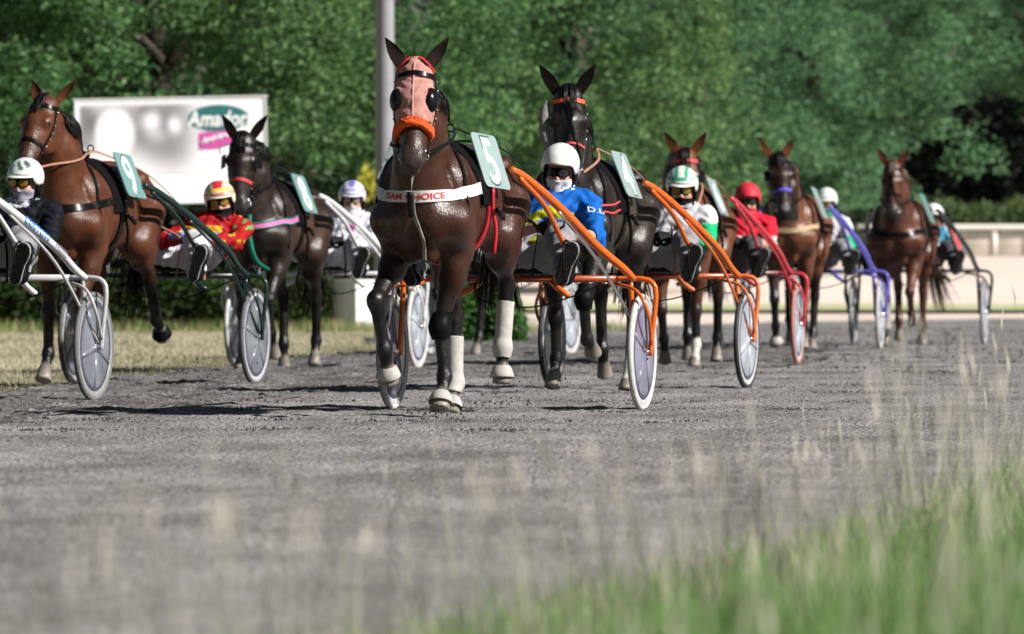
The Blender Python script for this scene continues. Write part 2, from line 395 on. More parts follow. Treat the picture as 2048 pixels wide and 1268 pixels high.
def horse_body(cfg):
    S = Sdf(); S.hoofs = []; fl = (1, 0, 0)
    S.rc((0, 0.12, 1.225), (0, 0.70, 1.255), 0.315, 0.305, 0.06, flat=(fl, 1.18))          # barrel
    S.el((0, 0.16, 1.45), (0.085, 0.30, 0.115), 0.12); S.el((0, 0.62, 1.42), (0.16, 0.4, 0.13), 0.1)
    S.el((0, 1.02, 1.345), (0.245, 0.34, 0.235), 0.1)                                      # croup
    S.el((0.11, 1.20, 1.27), (0.15, 0.21, 0.2), 0.08); S.el((-0.11, 1.20, 1.27), (0.15, 0.21, 0.2), 0.08)
    S.rc((0, 0.4, 1.16), (0, 0.92, 1.2), 0.25, 0.19, 0.1, flat=(fl, 1.05))                  # belly
    for sd in (1, -1):
        S.el((sd * 0.175, 0.0, 1.24), (0.108, 0.165, 0.27), 0.035)                            # shoulder
        S.el((sd * 0.19, 0.10, 1.10), (0.09, 0.13, 0.125), 0.025)
        S.el((sd * 0.098, -0.215, 1.115), (0.105, 0.10, 0.13), 0.03)                      # pectorals
        S.el((sd * 0.055, -0.14, 0.98), (0.06, 0.1, 0.1), 0.06)
        S.el((sd * 0.21, 1.0, 1.45), (0.05, 0.08, 0.06), 0.07)                              # hip point
    S.el((0, -0.06, 1.15), (0.20, 0.16, 0.22), 0.08)
    S.rc((0, -0.335, 1.22), (0, -0.26, 0.98), .020, .026, .05, op='-')                       # breast groove
    px, py, pz = cfg.get('poll', (0.0, -0.42, 2.0)); hd = Head((px, py, pz), *cfg.get('head', (13, 12, 0)), cfg.get('hs', 1.08)); S.head = hd
    nk = hd(0, -0.085, 0.085); th = hd(0, -0.13, 0.2)
    mid = np.array([px * .45, -0.22, 1.70]) * [1, 1, 1]
    S.rc((0, 0.0, 1.42), mid + [0, 0.07, 0.06], 0.15, 0.115, 0.08); S.rc(mid + [0, 0.07, 0.06], nk, 0.115, 0.082, 0.08)     # crest
    S.rc((0, -0.1, 1.24), mid + [0, -0.05, -0.08], 0.225, 0.145, 0.09, flat=(fl, 1.12)); S.rc(mid + [0, -0.05, -0.08], th, 0.14, 0.075, 0.08)
    s = hd.s
    def E(c, r, k=0.03, g='coat', op='+'): S.el(hd(*c), np.array(r) * s, k, g, hd.R, op)
    def C(a, b, ra, rb, k=0.03, g='coat', op='+'): S.rc(hd(*a), hd(*b), ra * s, rb * s, k, g, None, op)
    E((0, -0.03, 0.055), (0.088, 0.095, 0.10)); E((0, -0.005, 0.17), (0.098, 0.075, 0.13)); 
    for sd in (1, -1):
        E((sd * 0.052, -0.085, 0.22), (0.036, 0.10, 0.115), 0.04)                              # cheek
        E((sd * 0.085, 0.03, 0.185), (0.025, 0.032, 0.04), 0.03)                               # brow
        C((sd * 0.06, 0.0, 0.27), (sd * 0.045, -0.005, 0.42), 0.026, 0.018, 0.04)              # facial crest
        E((sd * 0.043, 0.03, 0.51), (0.027, 0.030, 0.042), 0.025, 'muzzle')
        E((sd * 0.062, 0.047, 0.515), (0.013, 0.02, 0.024), 0.012, 'nostril', '-')
    C((0, 0.032, 0.2), (0, 0.022, 0.46), 0.062, 0.043, 0.05)
    C((0, -0.085, 0.27), (0, -0.045, 0.47), 0.045, 0.032, 0.05); C((0, 0.0, 0.3), (0, 0.005, 0.48), 0.06, 0.045, 0.04)
    E((0, 0.015, 0.53), (0.052, 0.05, 0.055), 0.03, 'muzzle'); E((0, -0.035, 0.545), (0.038, 0.035, 0.036), 0.02, 'muzzle')
    E((0, -0.006, 0.572), (0.044, 0.004, 0.02), 0.008, 'muzzle', '-')
    S.legs = {}
    for sd in (1, -1):
        S.rc((sd * .245, -.20, 1.20), (sd * .285, .06, 1.02), .014, .012, .035, op='-')           # crease before the upper arm
        S.rc((sd * .165, -.19, 1.42), (sd * .235, -.17, 1.24), .014, .012, .04, op='-')         # jugular and shoulder groove
        S.rc((sd * .295, .22, 1.30), (sd * .275, .21, 1.02), .014, .012, .05, op='-')           # behind the shoulder
        S.rc((sd * .29, .94, 1.28), (sd * .27, .88, 1.02), .014, .014, .06, op='-')             # flank fold
        S.rc((sd * .285, 1.18, 1.24), (sd * .255, 1.14, 1.0), .010, .010, .05, op='-')
        for i in range(5): S.rc((sd * .30, .42 + .085 * i, 1.30), (sd * .285, .46 + .085 * i, 1.08), .006, .004, .03, op='-')   # ribs
    for nm, fn, sd in (('lf', front_leg, 1), ('rf', front_leg, -1), ('lh', hind_leg, 1), ('rh', hind_leg, -1)): S.legs[nm] = fn(S, sd, cfg['legs'][nm], cfg)
    return S

def ear_geo(hd, sd, spread, L=0.185):
    """cupped ear: rings from base to tip"""
    base = np.array([sd * 0.062, -0.035, -0.005]); tipd = np.array([sd * spread, 0.02, -1.0]); tipd /= np.linalg.norm(tipd)
    out = np.cross(tipd, [0, 1, 0]); out /= np.linalg.norm(out); fw = np.cross(out, tipd); V = []; n = 12
    if fw[1] < 0: fw = -fw
    prof = [(-.02, .029), (.03, .034), (.075, .036), (.115, .029), (.15, .017), (.185, .003)]
    for d, w in prof:
        for j in range(n):
            a = 2 * math.pi * j / n; x = w * math.cos(a); y = w * 0.55 * math.sin(a)
            if y > 0 and d > 0.0: y = -y * 0.45 * min(1, d / .05) + y * (1 - min(1, d / .05))     # hollow front
            V.append(base + tipd * d * L / .185 + out * x + fw * y)
    V = np.array(V); F = [(i * n + j, i * n + (j + 1) % n, (i + 1) * n + (j + 1) % n, (i + 1) * n + j) for i in range(len(prof) - 1) for j in range(n)]
    F.append(tuple(range((len(prof) - 1) * n, len(prof) * n)))
    return np.array([hd(*v) for v in V]), F

def build_horse(cfg, label, loc, rz):
    root = empty('horse', label, 'horse', loc, rz, 'trotting horses in the race')
    S = horse_body(cfg); hd = S.head; h = cfg.get('h', 0.013)
    V, F = S.mesh(h, 2); N = normals(V, F); S.bvh = BVHTree.FromPolygons(V.tolist(), F.tolist()); S.N = N; S.F = F
    G = S.groups(V); pal = dict(coat=cfg['coat'], upper=tuple(np.array(cfg['coat']) * .5 + np.array(cfg['point']) * .5), point=cfg['point'], hoof=cfg.get('hoof', (0.16, 0.14, 0.12)), muzzle=cfg.get('muzzle', (0.02, 0.017, 0.016)))
    if 'leg' in cfg: pal['upper'] = cfg['leg']
    W = {g: np.exp(-np.maximum(d, 0) / (0.022 if g != 'hoof' else 0.005)) * (3.0 if g == 'hoof' else 1.0) for g, d in G.items() if g in pal}
    tot = sum(W.values()) + 1e-9; C = sum(w[:, None] * np.array(pal[g]) for g, w in W.items()) / tot[:, None]
    hl = hd.loc(V); face = np.clip((hl[:, 2] - 0.3) / 0.25, 0, 1) * (np.abs(hl[:, 0]) < 0.2) * (hl[:, 1] > -0.2) * (hl[:, 2] < .7) * (V[:, 2] > 1.25)
    C = C * (1 - 0.75 * face[:, None]) + 0.75 * face[:, None] * np.array(pal['muzzle'])
    if cfg.get('headdark'):
        m = (np.clip((hl[:, 2] + .12) / .1, 0, 1) * (np.abs(hl[:, 0]) < .2) * (hl[:, 1] > -.25) * (hl[:, 2] < .7) * (V[:, 2] > 1.3))[:, None]; C = C * (1 - .85 * m) + .85 * m * np.array(cfg['point'])
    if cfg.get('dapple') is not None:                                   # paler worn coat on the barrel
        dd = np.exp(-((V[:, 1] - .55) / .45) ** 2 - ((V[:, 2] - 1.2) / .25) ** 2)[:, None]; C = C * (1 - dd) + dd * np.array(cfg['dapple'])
    for nm in cfg.get('socks', ()):                                     # white stockings
        L = S.legs[nm]; seg = L['P'] - L['F']; t = (V - L['F']) @ seg / seg.dot(seg); dm = np.linalg.norm(V - (L['F'] + np.clip(t, 0, 1)[:, None] * seg), axis=1)
        m = np.clip((0.075 - dm) / 0.01, 0, 1) * np.clip((t + .55) / .2, 0, 1) * (t < 1.06); C = C * (1 - m[:, None]) + m[:, None] * np.array((0.42, 0.40, 0.37))
    if cfg.get('star'):
        m = np.clip(1.4 - np.sqrt((hl[:, 0] / .022) ** 2 + ((hl[:, 2] - .17) / .045) ** 2), 0, 1) * (hl[:, 1] > 0); C = C * (1 - m[:, None]) + m[:, None] * .6
    for sd in (1, -1):
        ve, fe = ear_geo(hd, sd, cfg.get('ears', 0.62)); kk = np.clip(np.arange(len(ve)) / len(ve), 0, 1)[:, None]
        obj_from('ear', ve, fe, mat('ear_hair', (1, 1, 1), .75, attr='Col', spec=.0, var=.2), root, np.array(cfg.get('earcol', np.array(cfg['coat']) * .75)) * (1 - kk) + np.array(cfg['point']) * kk)
    body = obj_from('body', V, F, coat_mat('horse_coat_%d' % cfg['id'], cfg.get('wet', 0.5)), root, C)
    minz = min(b[2] for b in S.hoofs)
    eyes = MB()
    for sd in (1, -1): eyes.ellip(hd(sd * 0.092, 0.032, 0.195), (0.021,) * 3)
    eyes.build('eye', mat('horse_eye', (0.01, 0.008, 0.006), 0.05, var=0.0), root)
    rng = np.random.default_rng(cfg['id'])
    # mane, forelock, tail
    hair = MB(); hm = cfg.get('mane_side', 1)
    a, b = np.array([0, 0.10, 1.585]), hd(0, -0.10, -0.0)
    for t in np.linspace(0.02, 1, 70):
        base = a * (1 - t) + b * t + np.array([0, 0.05 * math.sin(math.pi * t), 0.0]); base, _ = S.project(base[None], 0.004); base = base[0]
        l = rng.uniform(.12, .22); q = [base + np.array([hm * (.012 + .09 * k), rng.normal(0, .012) + .02 * k, -l * k + .012]) for k in (0, .33, .66, 1)]
        P, n = S.project(np.array(q), 0.012, 3); hair.ribbon(P, n, np.array([.03, .028, .02, .004]), 0.004)
    hair.build('mane', cfg.get('hair', M_HAIR), root); fore = MB()
    for i in range(0 if cfg.get('hood') else 14):
        u = rng.uniform(-.03, .03); q = [hd(u, .02, -.03), hd(u * 1.4, .08, .05), hd(u * 1.8 + rng.normal(0, .012), .09, .10 + rng.uniform(0, .05))]
        P, n = S.project(catmull(q, .05), .008, 3); fore.ribbon(P, n, np.linspace(.018, .003, len(P)), .003)
    if fore.V: fore.build('forelock', cfg.get('hair', M_HAIR), root)
    tl = MB(); tx, ty, tz = cfg.get('tail', (0.0, 0.3, -0.75))
    for i in range(130):
        u, v = rng.normal(0, .018, 2); sp = rng.normal(0, 1, 2); ln = rng.uniform(.65, 1.05)
        q = np.array([[u, 1.33 + v * .5, 1.44 + v], [u * 1.6, 1.43, 1.36], [u * 2 + tx * .3 * ln + sp[0] * .012, 1.46 + ty * .4 * ln, 1.2 + .0 * v], [tx * .7 * ln + sp[0] * .04, 1.44 + ty * .8 * ln + sp[1] * .03, 1.36 + tz * .55 * ln], [tx * ln + sp[0] * .08, 1.42 + ty * ln + sp[1] * .06, 1.36 + tz * ln]])
        P = catmull(q, .12); n = np.tile(np.array([math.cos(i), math.sin(i), .2]), (len(P), 1)); tl.ribbon(P, n, np.linspace(.022, .003, len(P)), .003)
    tl.build('tail', cfg.get('hair', M_HAIR), root)
    harness(cfg, root, S, hd, V, F, N)
    root.location.z = -minz + loc[2]
    return root, S

def add_patch(name, V, F, N, f, off, m, parent, **kw):
    r = patch(V, F, N, f, off, **kw)
    if r is None: return None
    return obj_from(name, r[0], r[1], m, parent)

def harness(cfg, root, S, hd, V, F, N):
    K = cfg.get('strapmat', M_BLACK)
    def band(name, pts, w, m, th=0.006, off=0.004, closed=False, free=False, step=0.02):
        if free: P = catmull(pts, step); n = np.tile(np.array([0, -0.5, 0.85]), (len(P), 1))
        else: P, n = strap(S, pts, w, th, off, closed, step)
        o = MB().ribbon(P, n, w, th).build(name, m, root); smooth_edges(o); return P, n
    # --- bridle
    H = lambda *a: hd(*a)
    bo = 0.013 if cfg.get('hood') else 0.004
    band('browband', [H(-.11, -.04, .055), H(-.085, .05, .075), H(0, .09, .07), H(.085, .05, .075), H(.11, -.04, .055)], .026, cfg.get('browmat', K), off=bo)
    nw = cfg.get('noseband')
    for sd in (1, -1):
        band('cheek_strap', [H(sd * .10, -.02, .04), H(sd * .11, -.035, .16), H(sd * .085, -.02, .3), H(sd * .062, -.01, .42), H(sd * .06, -.01, .47)], .02, K, off=bo)
        bp = H(sd * .068, -.01, .475)
        t = MB(); a = np.linspace(0, 2 * math.pi, 17); t.tube([bp + .035 * (math.cos(q) * hd.D + math.sin(q) * (hd.F * .8 - hd.U * sd * .2)) for q in a], .0045, 6, caps=False); t.build('bit_ring', M_CHROME, root)
        if cfg.get('studs', True):
            st = MB()
            for w in np.linspace(.08, .38, 7): p, _ = S.project(H(sd * (.115 - .1 * max(0, w - .2)), -.03, w)[None], bo + .01); st.ellip(p[0], (.006, .006, .006), 6, 5)
            tag(st.build('buckle', M_CHROME, root), kind='stuff')
    band('noseband', [H(.07, -.07, .36), H(.075, .0, .345), H(.045, .07, .335), H(0, .085, .33), H(-.045, .07, .335), H(-.075, 0, .345), H(-.07, -.07, .36), H(0, -.12, .37)], cfg.get('nosew', .024), cfg.get('nosemat', K), closed=True, off=bo, th=cfg.get('noseth', .006))
    band('chin_strap', [H(.06, .0, .45), H(.035, -.07, .47), H(0, -.1, .47), H(-.035, -.07, .47), H(-.06, 0, .45)], .016, K)
    if cfg.get('facestraps'):
        band('face_strap', [H(.02, .1, .02), H(.012, .1, .15), H(-.01, .1, .25), H(-.06, .05, .42)], .014, K); band('face_strap', [H(-.03, .1, .02), H(-.012, .1, .15), H(.01, .1, .25), H(.06, .05, .42)], .014, K)
    # --- overcheck from poll to saddle hook
    top = hd(0, -.05, -.035); wi = np.array([0, .28, 1.63])
    rr = MB().tube([top, top * .5 + wi * .5 + [0, 0, .06], wi], .008, 6, step=.05).build('overcheck_rein', K, root)
    # --- blinkers
    if cfg.get('blinkers', 'cup') == 'cup':
        for sd in (1, -1):
            b = MB(); n = 16; Vv = []; Ff = []
            for i in range(7):
                t = R(90) * i / 6
                for j in range(n):
                    a = 2 * math.pi * j / n; q = np.array([.058 * math.sin(t) * math.cos(a), .040 * math.cos(t), .072 * math.sin(t) * math.sin(a)]); Vv.append(q)
            for i in range(6): Ff += [(i * n + j, i * n + (j + 1) % n, (i + 1) * n + (j + 1) % n, (i + 1) * n + j) for j in range(n)]
            Vv = np.array(Vv); ax = hd.U * sd * .86 + hd.F * .42; ax /= np.linalg.norm(ax); u2 = np.cross(ax, hd.D); c = H(sd * .086, .03, .2)
            P = c + Vv[:, :1] * u2 + Vv[:, 1:2] * ax * 1.0 + Vv[:, 2:] * hd.D
            o = obj_from('blinker', np.vstack([P, P - ax * .006]), Ff + [tuple(i + len(P) for i in f[::-1]) for f in Ff], mat('blinker_plastic', (.005, .005, .006), .2, var=.1, spec=.2), root)
    elif cfg.get('blinkers') == 'flap':
        for sd in (1, -1):
            b = MB(); c = H(sd * .125, .02, .19); ax = hd.U * sd * .8 + hd.F * .5; ax /= np.linalg.norm(ax)
            u2 = np.cross(hd.D, ax); Rm = Matrix(np.stack([ax, u2, hd.D], 1)); b.box(c, (.008, .09, .11), Rm, bev=.003); b.build('blinker', K, root)
            MB().tube([H(sd * .1, .0, .06), H(sd * .155, .03, .09), H(sd * .145, .03, .14)], .004, 6, step=.02).build('blinker_stay', K, root)
    if cfg.get('cheekroll'):
        MB().tube([H(-.115, -.03, .06), H(-.135, -.02, .14), H(-.135, -.02, .26), H(-.10, -.02, .36)], [.02, .036, .036, .018], 10, step=.03).build('cheek_roll', mat('grey_fleece', (.16, .15, .15), .95, var=.3, scale=50, bump=.6), root)
    # --- hood
    if cfg.get('hood'):
        def f(P):
            q = hd.loc(P); d = np.minimum(.335 - .25 * np.abs(q[:, 0]) - q[:, 2], q[:, 2] + .055)
            d = np.minimum(d, .115 + q[:, 1] * 1.0 + .0 * q[:, 2]); e = np.minimum(np.hypot(q[:, 0] - .062, (q[:, 2] + .02) * .9), np.hypot(q[:, 0] + .062, (q[:, 2] + .02) * .9)) - .04
            d = np.minimum(d, e); ey = np.minimum(np.hypot(q[:, 0] - .10, q[:, 2] - .19), np.hypot(q[:, 0] + .10, q[:, 2] - .19)) - .03
            return np.minimum(d, .3 - np.abs(q[:, 0]))
        add_patch('hood', V, F, N, f, .006, mat('pink_hood', (.37, .185, .16), .9, var=.2, scale=14, bump=.5, bscale=240, spec=.05), root, wrinkle=.0045, wscale=52)
        band('hood_seam', [H(0, .1, -.02), H(0, .1, .1), H(0, .1, .2), H(0, .1, .31)], .009, mat('pink_seam', (.46, .26, .23), .9), off=.0085, th=.003)
        for sd in (1, -1): band('hood_trim', [H(sd * .03, .06, -.055), H(sd * .08, .05, .0), H(sd * .108, .0, .04)], .016, mat('red_tape', (.42, .015, .02), .6), off=.012)
    if cfg.get('shadowroll'):
        P, n = S.project(catmull([H(.062, -.05, .375), H(.066, .01, .36), H(.04, .06, .345), H(0, .08, .34), H(-.04, .06, .345), H(-.066, .01, .36), H(-.062, -.05, .375)], .006), .012)
        rg = np.random.default_rng(3); b = MB()
        b.tube(P, .022, 9, flat=1.3)
        for i in range(900):
            k = rg.integers(len(P)); d = rg.normal(0, 1, 3); d /= np.linalg.norm(d); b.ellip(P[k] + d * [.021, .021, .027], rg.uniform(.004, .008, 3), 5, 4)
        b.build('shadow_roll', mat('orange_fleece', (.55, .075, .014), .9, var=.3, scale=60), root)
    # --- collar and saddle
    cm = cfg.get('collarmat', K); cw = cfg.get('collarw', .05); cz = cfg.get('collarz', 1.21)
    cp = [(.30, .26, cz + .06), (.29, .08, cz + .045), (.25, -.15, cz + .02), (.13, -.33, cz), (0, -.36, cz - .01), (-.13, -.33, cz), (-.25, -.15, cz + .02), (-.29, .08, cz + .045), (-.30, .26, cz + .06)]
    P, n = band('breast_collar', cp, cw, cm, off=.006, th=.008)
    if cfg.get('collaredge'):
        for q in (1, -1):
            Tn = np.gradient(P, axis=0); B = np.cross(n, Tn); B /= np.linalg.norm(B, axis=1)[:, None]
            MB().ribbon(P + B * q * cw * .46 + n * .004, n, .012, .008).build('collar_edging', cfg['collaredge'], root)
    if cfg.get('collartext'):
        tv, tf = text_geo(cfg['collartext'], .050, 0, .0012)
        s = np.concatenate([[0], np.cumsum(np.linalg.norm(np.diff(P, axis=0), axis=1))]); s0 = s[np.argmin(np.abs(P[:, 0] + 0.015))]
        sgn = 1.0 if P[-1, 0] > P[0, 0] else -1.0; T = np.gradient(P, axis=0); T /= np.linalg.norm(T, axis=1)[:, None]
        sv = s0 + sgn * tv[:, 0] * 1.25; ip = lambda A: np.stack([np.interp(sv, s, A[:, i]) for i in range(3)], 1)
        Nn = ip(n); Tn = ip(T) * sgn; B = np.cross(Nn, Tn); B /= np.linalg.norm(B, axis=1)[:, None]
        obj_from('collar_lettering', ip(P) + Nn * .0105 + B * tv[:, 1:2], tf, mat('red_print', (.42, .03, .03), .7), root, smooth=False)['kind'] = 'stuff'
    for sd in (1, -1):
        band('neck_strap', [(sd * .10, .0, 1.60), (sd * .21, -.08, 1.42), (sd * .25, -.12, 1.25), (sd * .26, -.12, cz)], .022, K)
        if cfg.get('hang', True):
            p, nn = S.project(np.array([[sd * .26, -.12, cz]]), .012); p = p[0]
            MB().tube([p, p + [sd * .012, .005, -.1], p + [sd * .0, .01, -.2]], .007, 5, step=.04).build('hanging_strap', K, root)
    def fp(Q): return np.minimum(.115 - np.abs(Q[:, 1] - .33), Q[:, 2] - cfg.get('padz', 1.22))
    add_patch('saddle_pad', V, F, N, fp, .022, cfg.get('padmat', mat('saddle_cloth', (.0045, .004, .0045), .7, var=.3, spec=.04)), root)
    a = np.linspace(0, 2 * math.pi, 13)[:-1]
    band('girth', [(.36 * math.sin(q), .34, 1.24 + .36 * math.cos(q)) for q in a], .06, cfg.get('girthmat', K), closed=True, off=.008, th=.01)
    g = MB().box((0, .31, 1.62), (.09, .09, .05), bev=.015)
    for sd in (1, -1): g.tube([(sd * .06 + .022 * math.cos(q), .31, 1.665 + .022 * math.sin(q)) for q in np.linspace(0, 2 * math.pi, 13)], .005, 6, caps=False)
    g.build('saddle', M_BLACK, root)
    for sd in (1, -1):
        q, nn = S.project(np.array([[sd * .3, .35, 1.2]]), .03); q = q[0]
        MB().tube([q + [0, 0, .12], q, q + [sd * .015, .01, -.12], q + [sd * .0, .02, -.26]], .012, 6, step=.03).build('girth_strap', cfg.get('girthmat', K), root)
        MB().box(q + [sd * .03, .06, -.03], (.03, .16, .03), Matrix.Rotation(R(-20), 3, 'X'), bev=.008).build('shaft_loop', K, root)
    # --- number plates on both sides of the saddle
    pm = mat('plate_blue', (.11, .21, .205), .35, var=.06, scale=8, coat=.3); wm = mat('plate_white', (.55, .57, .56), .4, var=.04); pp = mat('plate_pale_blue', (.21, .28, .275), .35, var=.06, scale=8, coat=.3)
    for sd in (1, -1):
        w, hh = .36, .335; o = np.array([sd * .255, .47, 1.475]) + np.array(cfg.get('plateoff', (0, 0, 0))) * [sd, 1, 1] + (np.array(cfg['plateoff_r']) if sd < 0 and 'plateoff_r' in cfg else 0)
        ya = R(cfg.get('plateyaw', 3) if sd > 0 else cfg.get('plateyaw_r', 3)); back = np.array([sd * math.sin(ya), math.cos(ya), -.06]); back /= np.linalg.norm(back)
        dn = np.array([sd * cfg.get('plateslant', .42), 0.10, -1]); dn -= back * dn.dot(back); dn /= np.linalg.norm(dn); nrm = np.cross(back, dn); nrm *= np.sign(nrm[0] * sd)
        Rm = Matrix(np.stack([back, nrm, dn], 1)); b = MB().box(o, (w, .006, hh), None)
        bm = bmesh.new(); bmesh.ops.create_cube(bm, size=1)
        for v in bm.verts: v.co = Vector((v.co.x * w, v.co.y * .007, v.co.z * hh))
        bmesh.ops.bevel(bm, geom=[e for e in bm.edges if abs((e.verts[0].co - e.verts[1].co).y) > .001], offset=.035, segments=4, profile=.5, affect='EDGES', clamp_overlap=False)
        bm.verts.index_update(); Vp = np.array([v.co[:] for v in bm.verts]); Fp = [tuple(v.index for v in f.verts) for f in bm.faces]; bm.free()
        fr = np.stack([back, nrm, dn], 0); bend = lambda q: q + np.stack([0 * q[:, 0], .10 * q[:, 2] ** 2, 0 * q[:, 0]], 1)
        pl = obj_from('number_plate', o + bend(Vp) @ fr, Fp, pm if not cfg.get('platewhite') else pp, root, smooth=False)
        if cfg.get('num'):
            tv, tf = text_geo(cfg['num'], .40, 0, .008 if not cfg.get('platewhite') else .006)
            right = -back if sd < 0 else back
            right = back * (1 if sd > 0 else -1)
            tp = o + nrm * (.0062 + .10 * tv[:, 1:2] ** 2) + tv[:, :1] * right * .9 - tv[:, 1:2] * dn
            tv2, tf2 = text_geo(cfg['num'], .40, 0, .020); tp2 = o + nrm * (.0047 + .10 * tv2[:, 1:2] ** 2) + tv2[:, :1] * right * .9 - tv2[:, 1:2] * dn
            obj_from('numeral_edging', tp2, tf2, mat('numeral_dark', (.045, .085, .085), .5), pl, smooth=False); obj_from('numeral', tp, tf, wm, pl, smooth=False)
    # --- bandages and boots
    def seg_patch(name, a, b, r, off, m, t0=0.0, t1=1.0, parent=root):
        d = b - a
        def f(P): t = (P - a) @ d / d.dot(d); q = np.linalg.norm(P - (a + np.clip(t, 0, 1)[:, None] * d), axis=1); return np.minimum(np.minimum(t - t0, t1 - t) * np.linalg.norm(d), r - q)
        return add_patch(name, V, F, N, f, off, m, parent)
    def bell(L, m):
        ax = L['hd']; o = L['P'] - ax * .025; u = np.array([1, 0, 0.]); v = np.cross(ax, u); a = np.linspace(0, 2 * math.pi, 25)[:-1]; Vb = []
        for t, r in ((0, .045), (.015, .056), (.04, .066), (.065, .073), (.07, .071), (.04, .06), (0.002, .042)): Vb.append(o + ax * t + r * (np.cos(a)[:, None] * u + np.sin(a)[:, None] * v))
        Fb = [(i * 24 + j, i * 24 + (j + 1) % 24, (i + 1) * 24 + (j + 1) % 24, (i + 1) * 24 + j) for i in range(6) for j in range(24)]
        obj_from('bell_boot', np.vstack(Vb), Fb, m, root)
    for nm, kind in cfg.get('boots', {}).items():
        L = S.legs[nm]; up = L['K'] if 'K' in L else L['H']
        m = {'w': mat('white_boot', (.31, .295, .275), .75, var=.14, scale=20), 'k': mat('black_boot', (.0045, .0045, .005), .5, var=.3, spec=.06), 'g': mat('grey_boot', (.22, .21, .2), .7, var=.2)}
        if 'W' in kind: seg_patch('leg_wrap', up, L['F'], .09, .013, m['w'], .26, 1.16)
        if 'G' in kind: seg_patch('leg_wrap', up, L['F'], .09, .011, m['g'], .1, 1.0)
        if 'K' in kind: seg_patch('leg_wrap', up, L['F'], .085, .010, m['k'], .15, 1.0)
        if 'N' in kind: seg_patch('knee_boot', up + (up - L['F']) * .3, L['F'], .09, .013, m['k'], .02, .42)
        if 'B' in kind: bell(L, m['w'])
        if 'D' in kind: bell(L, m['k'])
    if cfg.get('tiedown'):
        ch = hd(0, -.09, .54); tm = mat('tiedown_webbing', (.20, .185, .16), .8, var=.3)
        band('tie_down', [ch, ch * .5 + np.array([0, -.36, cz + .08]) * .5, (0, -.385, cz)], .020, tm, free=True)
        band('tie_down', [(0, -.40, cz), (.005, -.38, 1.07), (.01, -.35, .92), (.02, -.3, .84)], .022, tm, th=.007, off=.01)
        MB().tube([(0, -.405, cz + .02), (0, -.40, cz - .05), (.005, -.39, cz - .12)], .018, 8, step=.02).build('strap_keeper', M_BLACK, root)
    if cfg.get('poles'):
        for dz in cfg['poles']:
            MB().tube([hd(.085, -.02, .44) + [0, 0, dz], (.14, .0, 1.66 + dz * .5), (.16, .40, 1.6 + dz * .6)], .011, 8, step=.05).build('head_pole', M_BLACK, root)
    if cfg.get('rope'):
        rp = MB().tube([(.02, -.37, cz + .08), (.03, -.40, cz - .1), (.07, -.36, cz - .28), (.13, -.2, cz - .36)], .02, 8, step=.03, flat=.6); rp.build('lead_strap', mat('green_webbing', (.0, .12, .08), .7, var=.3), root)

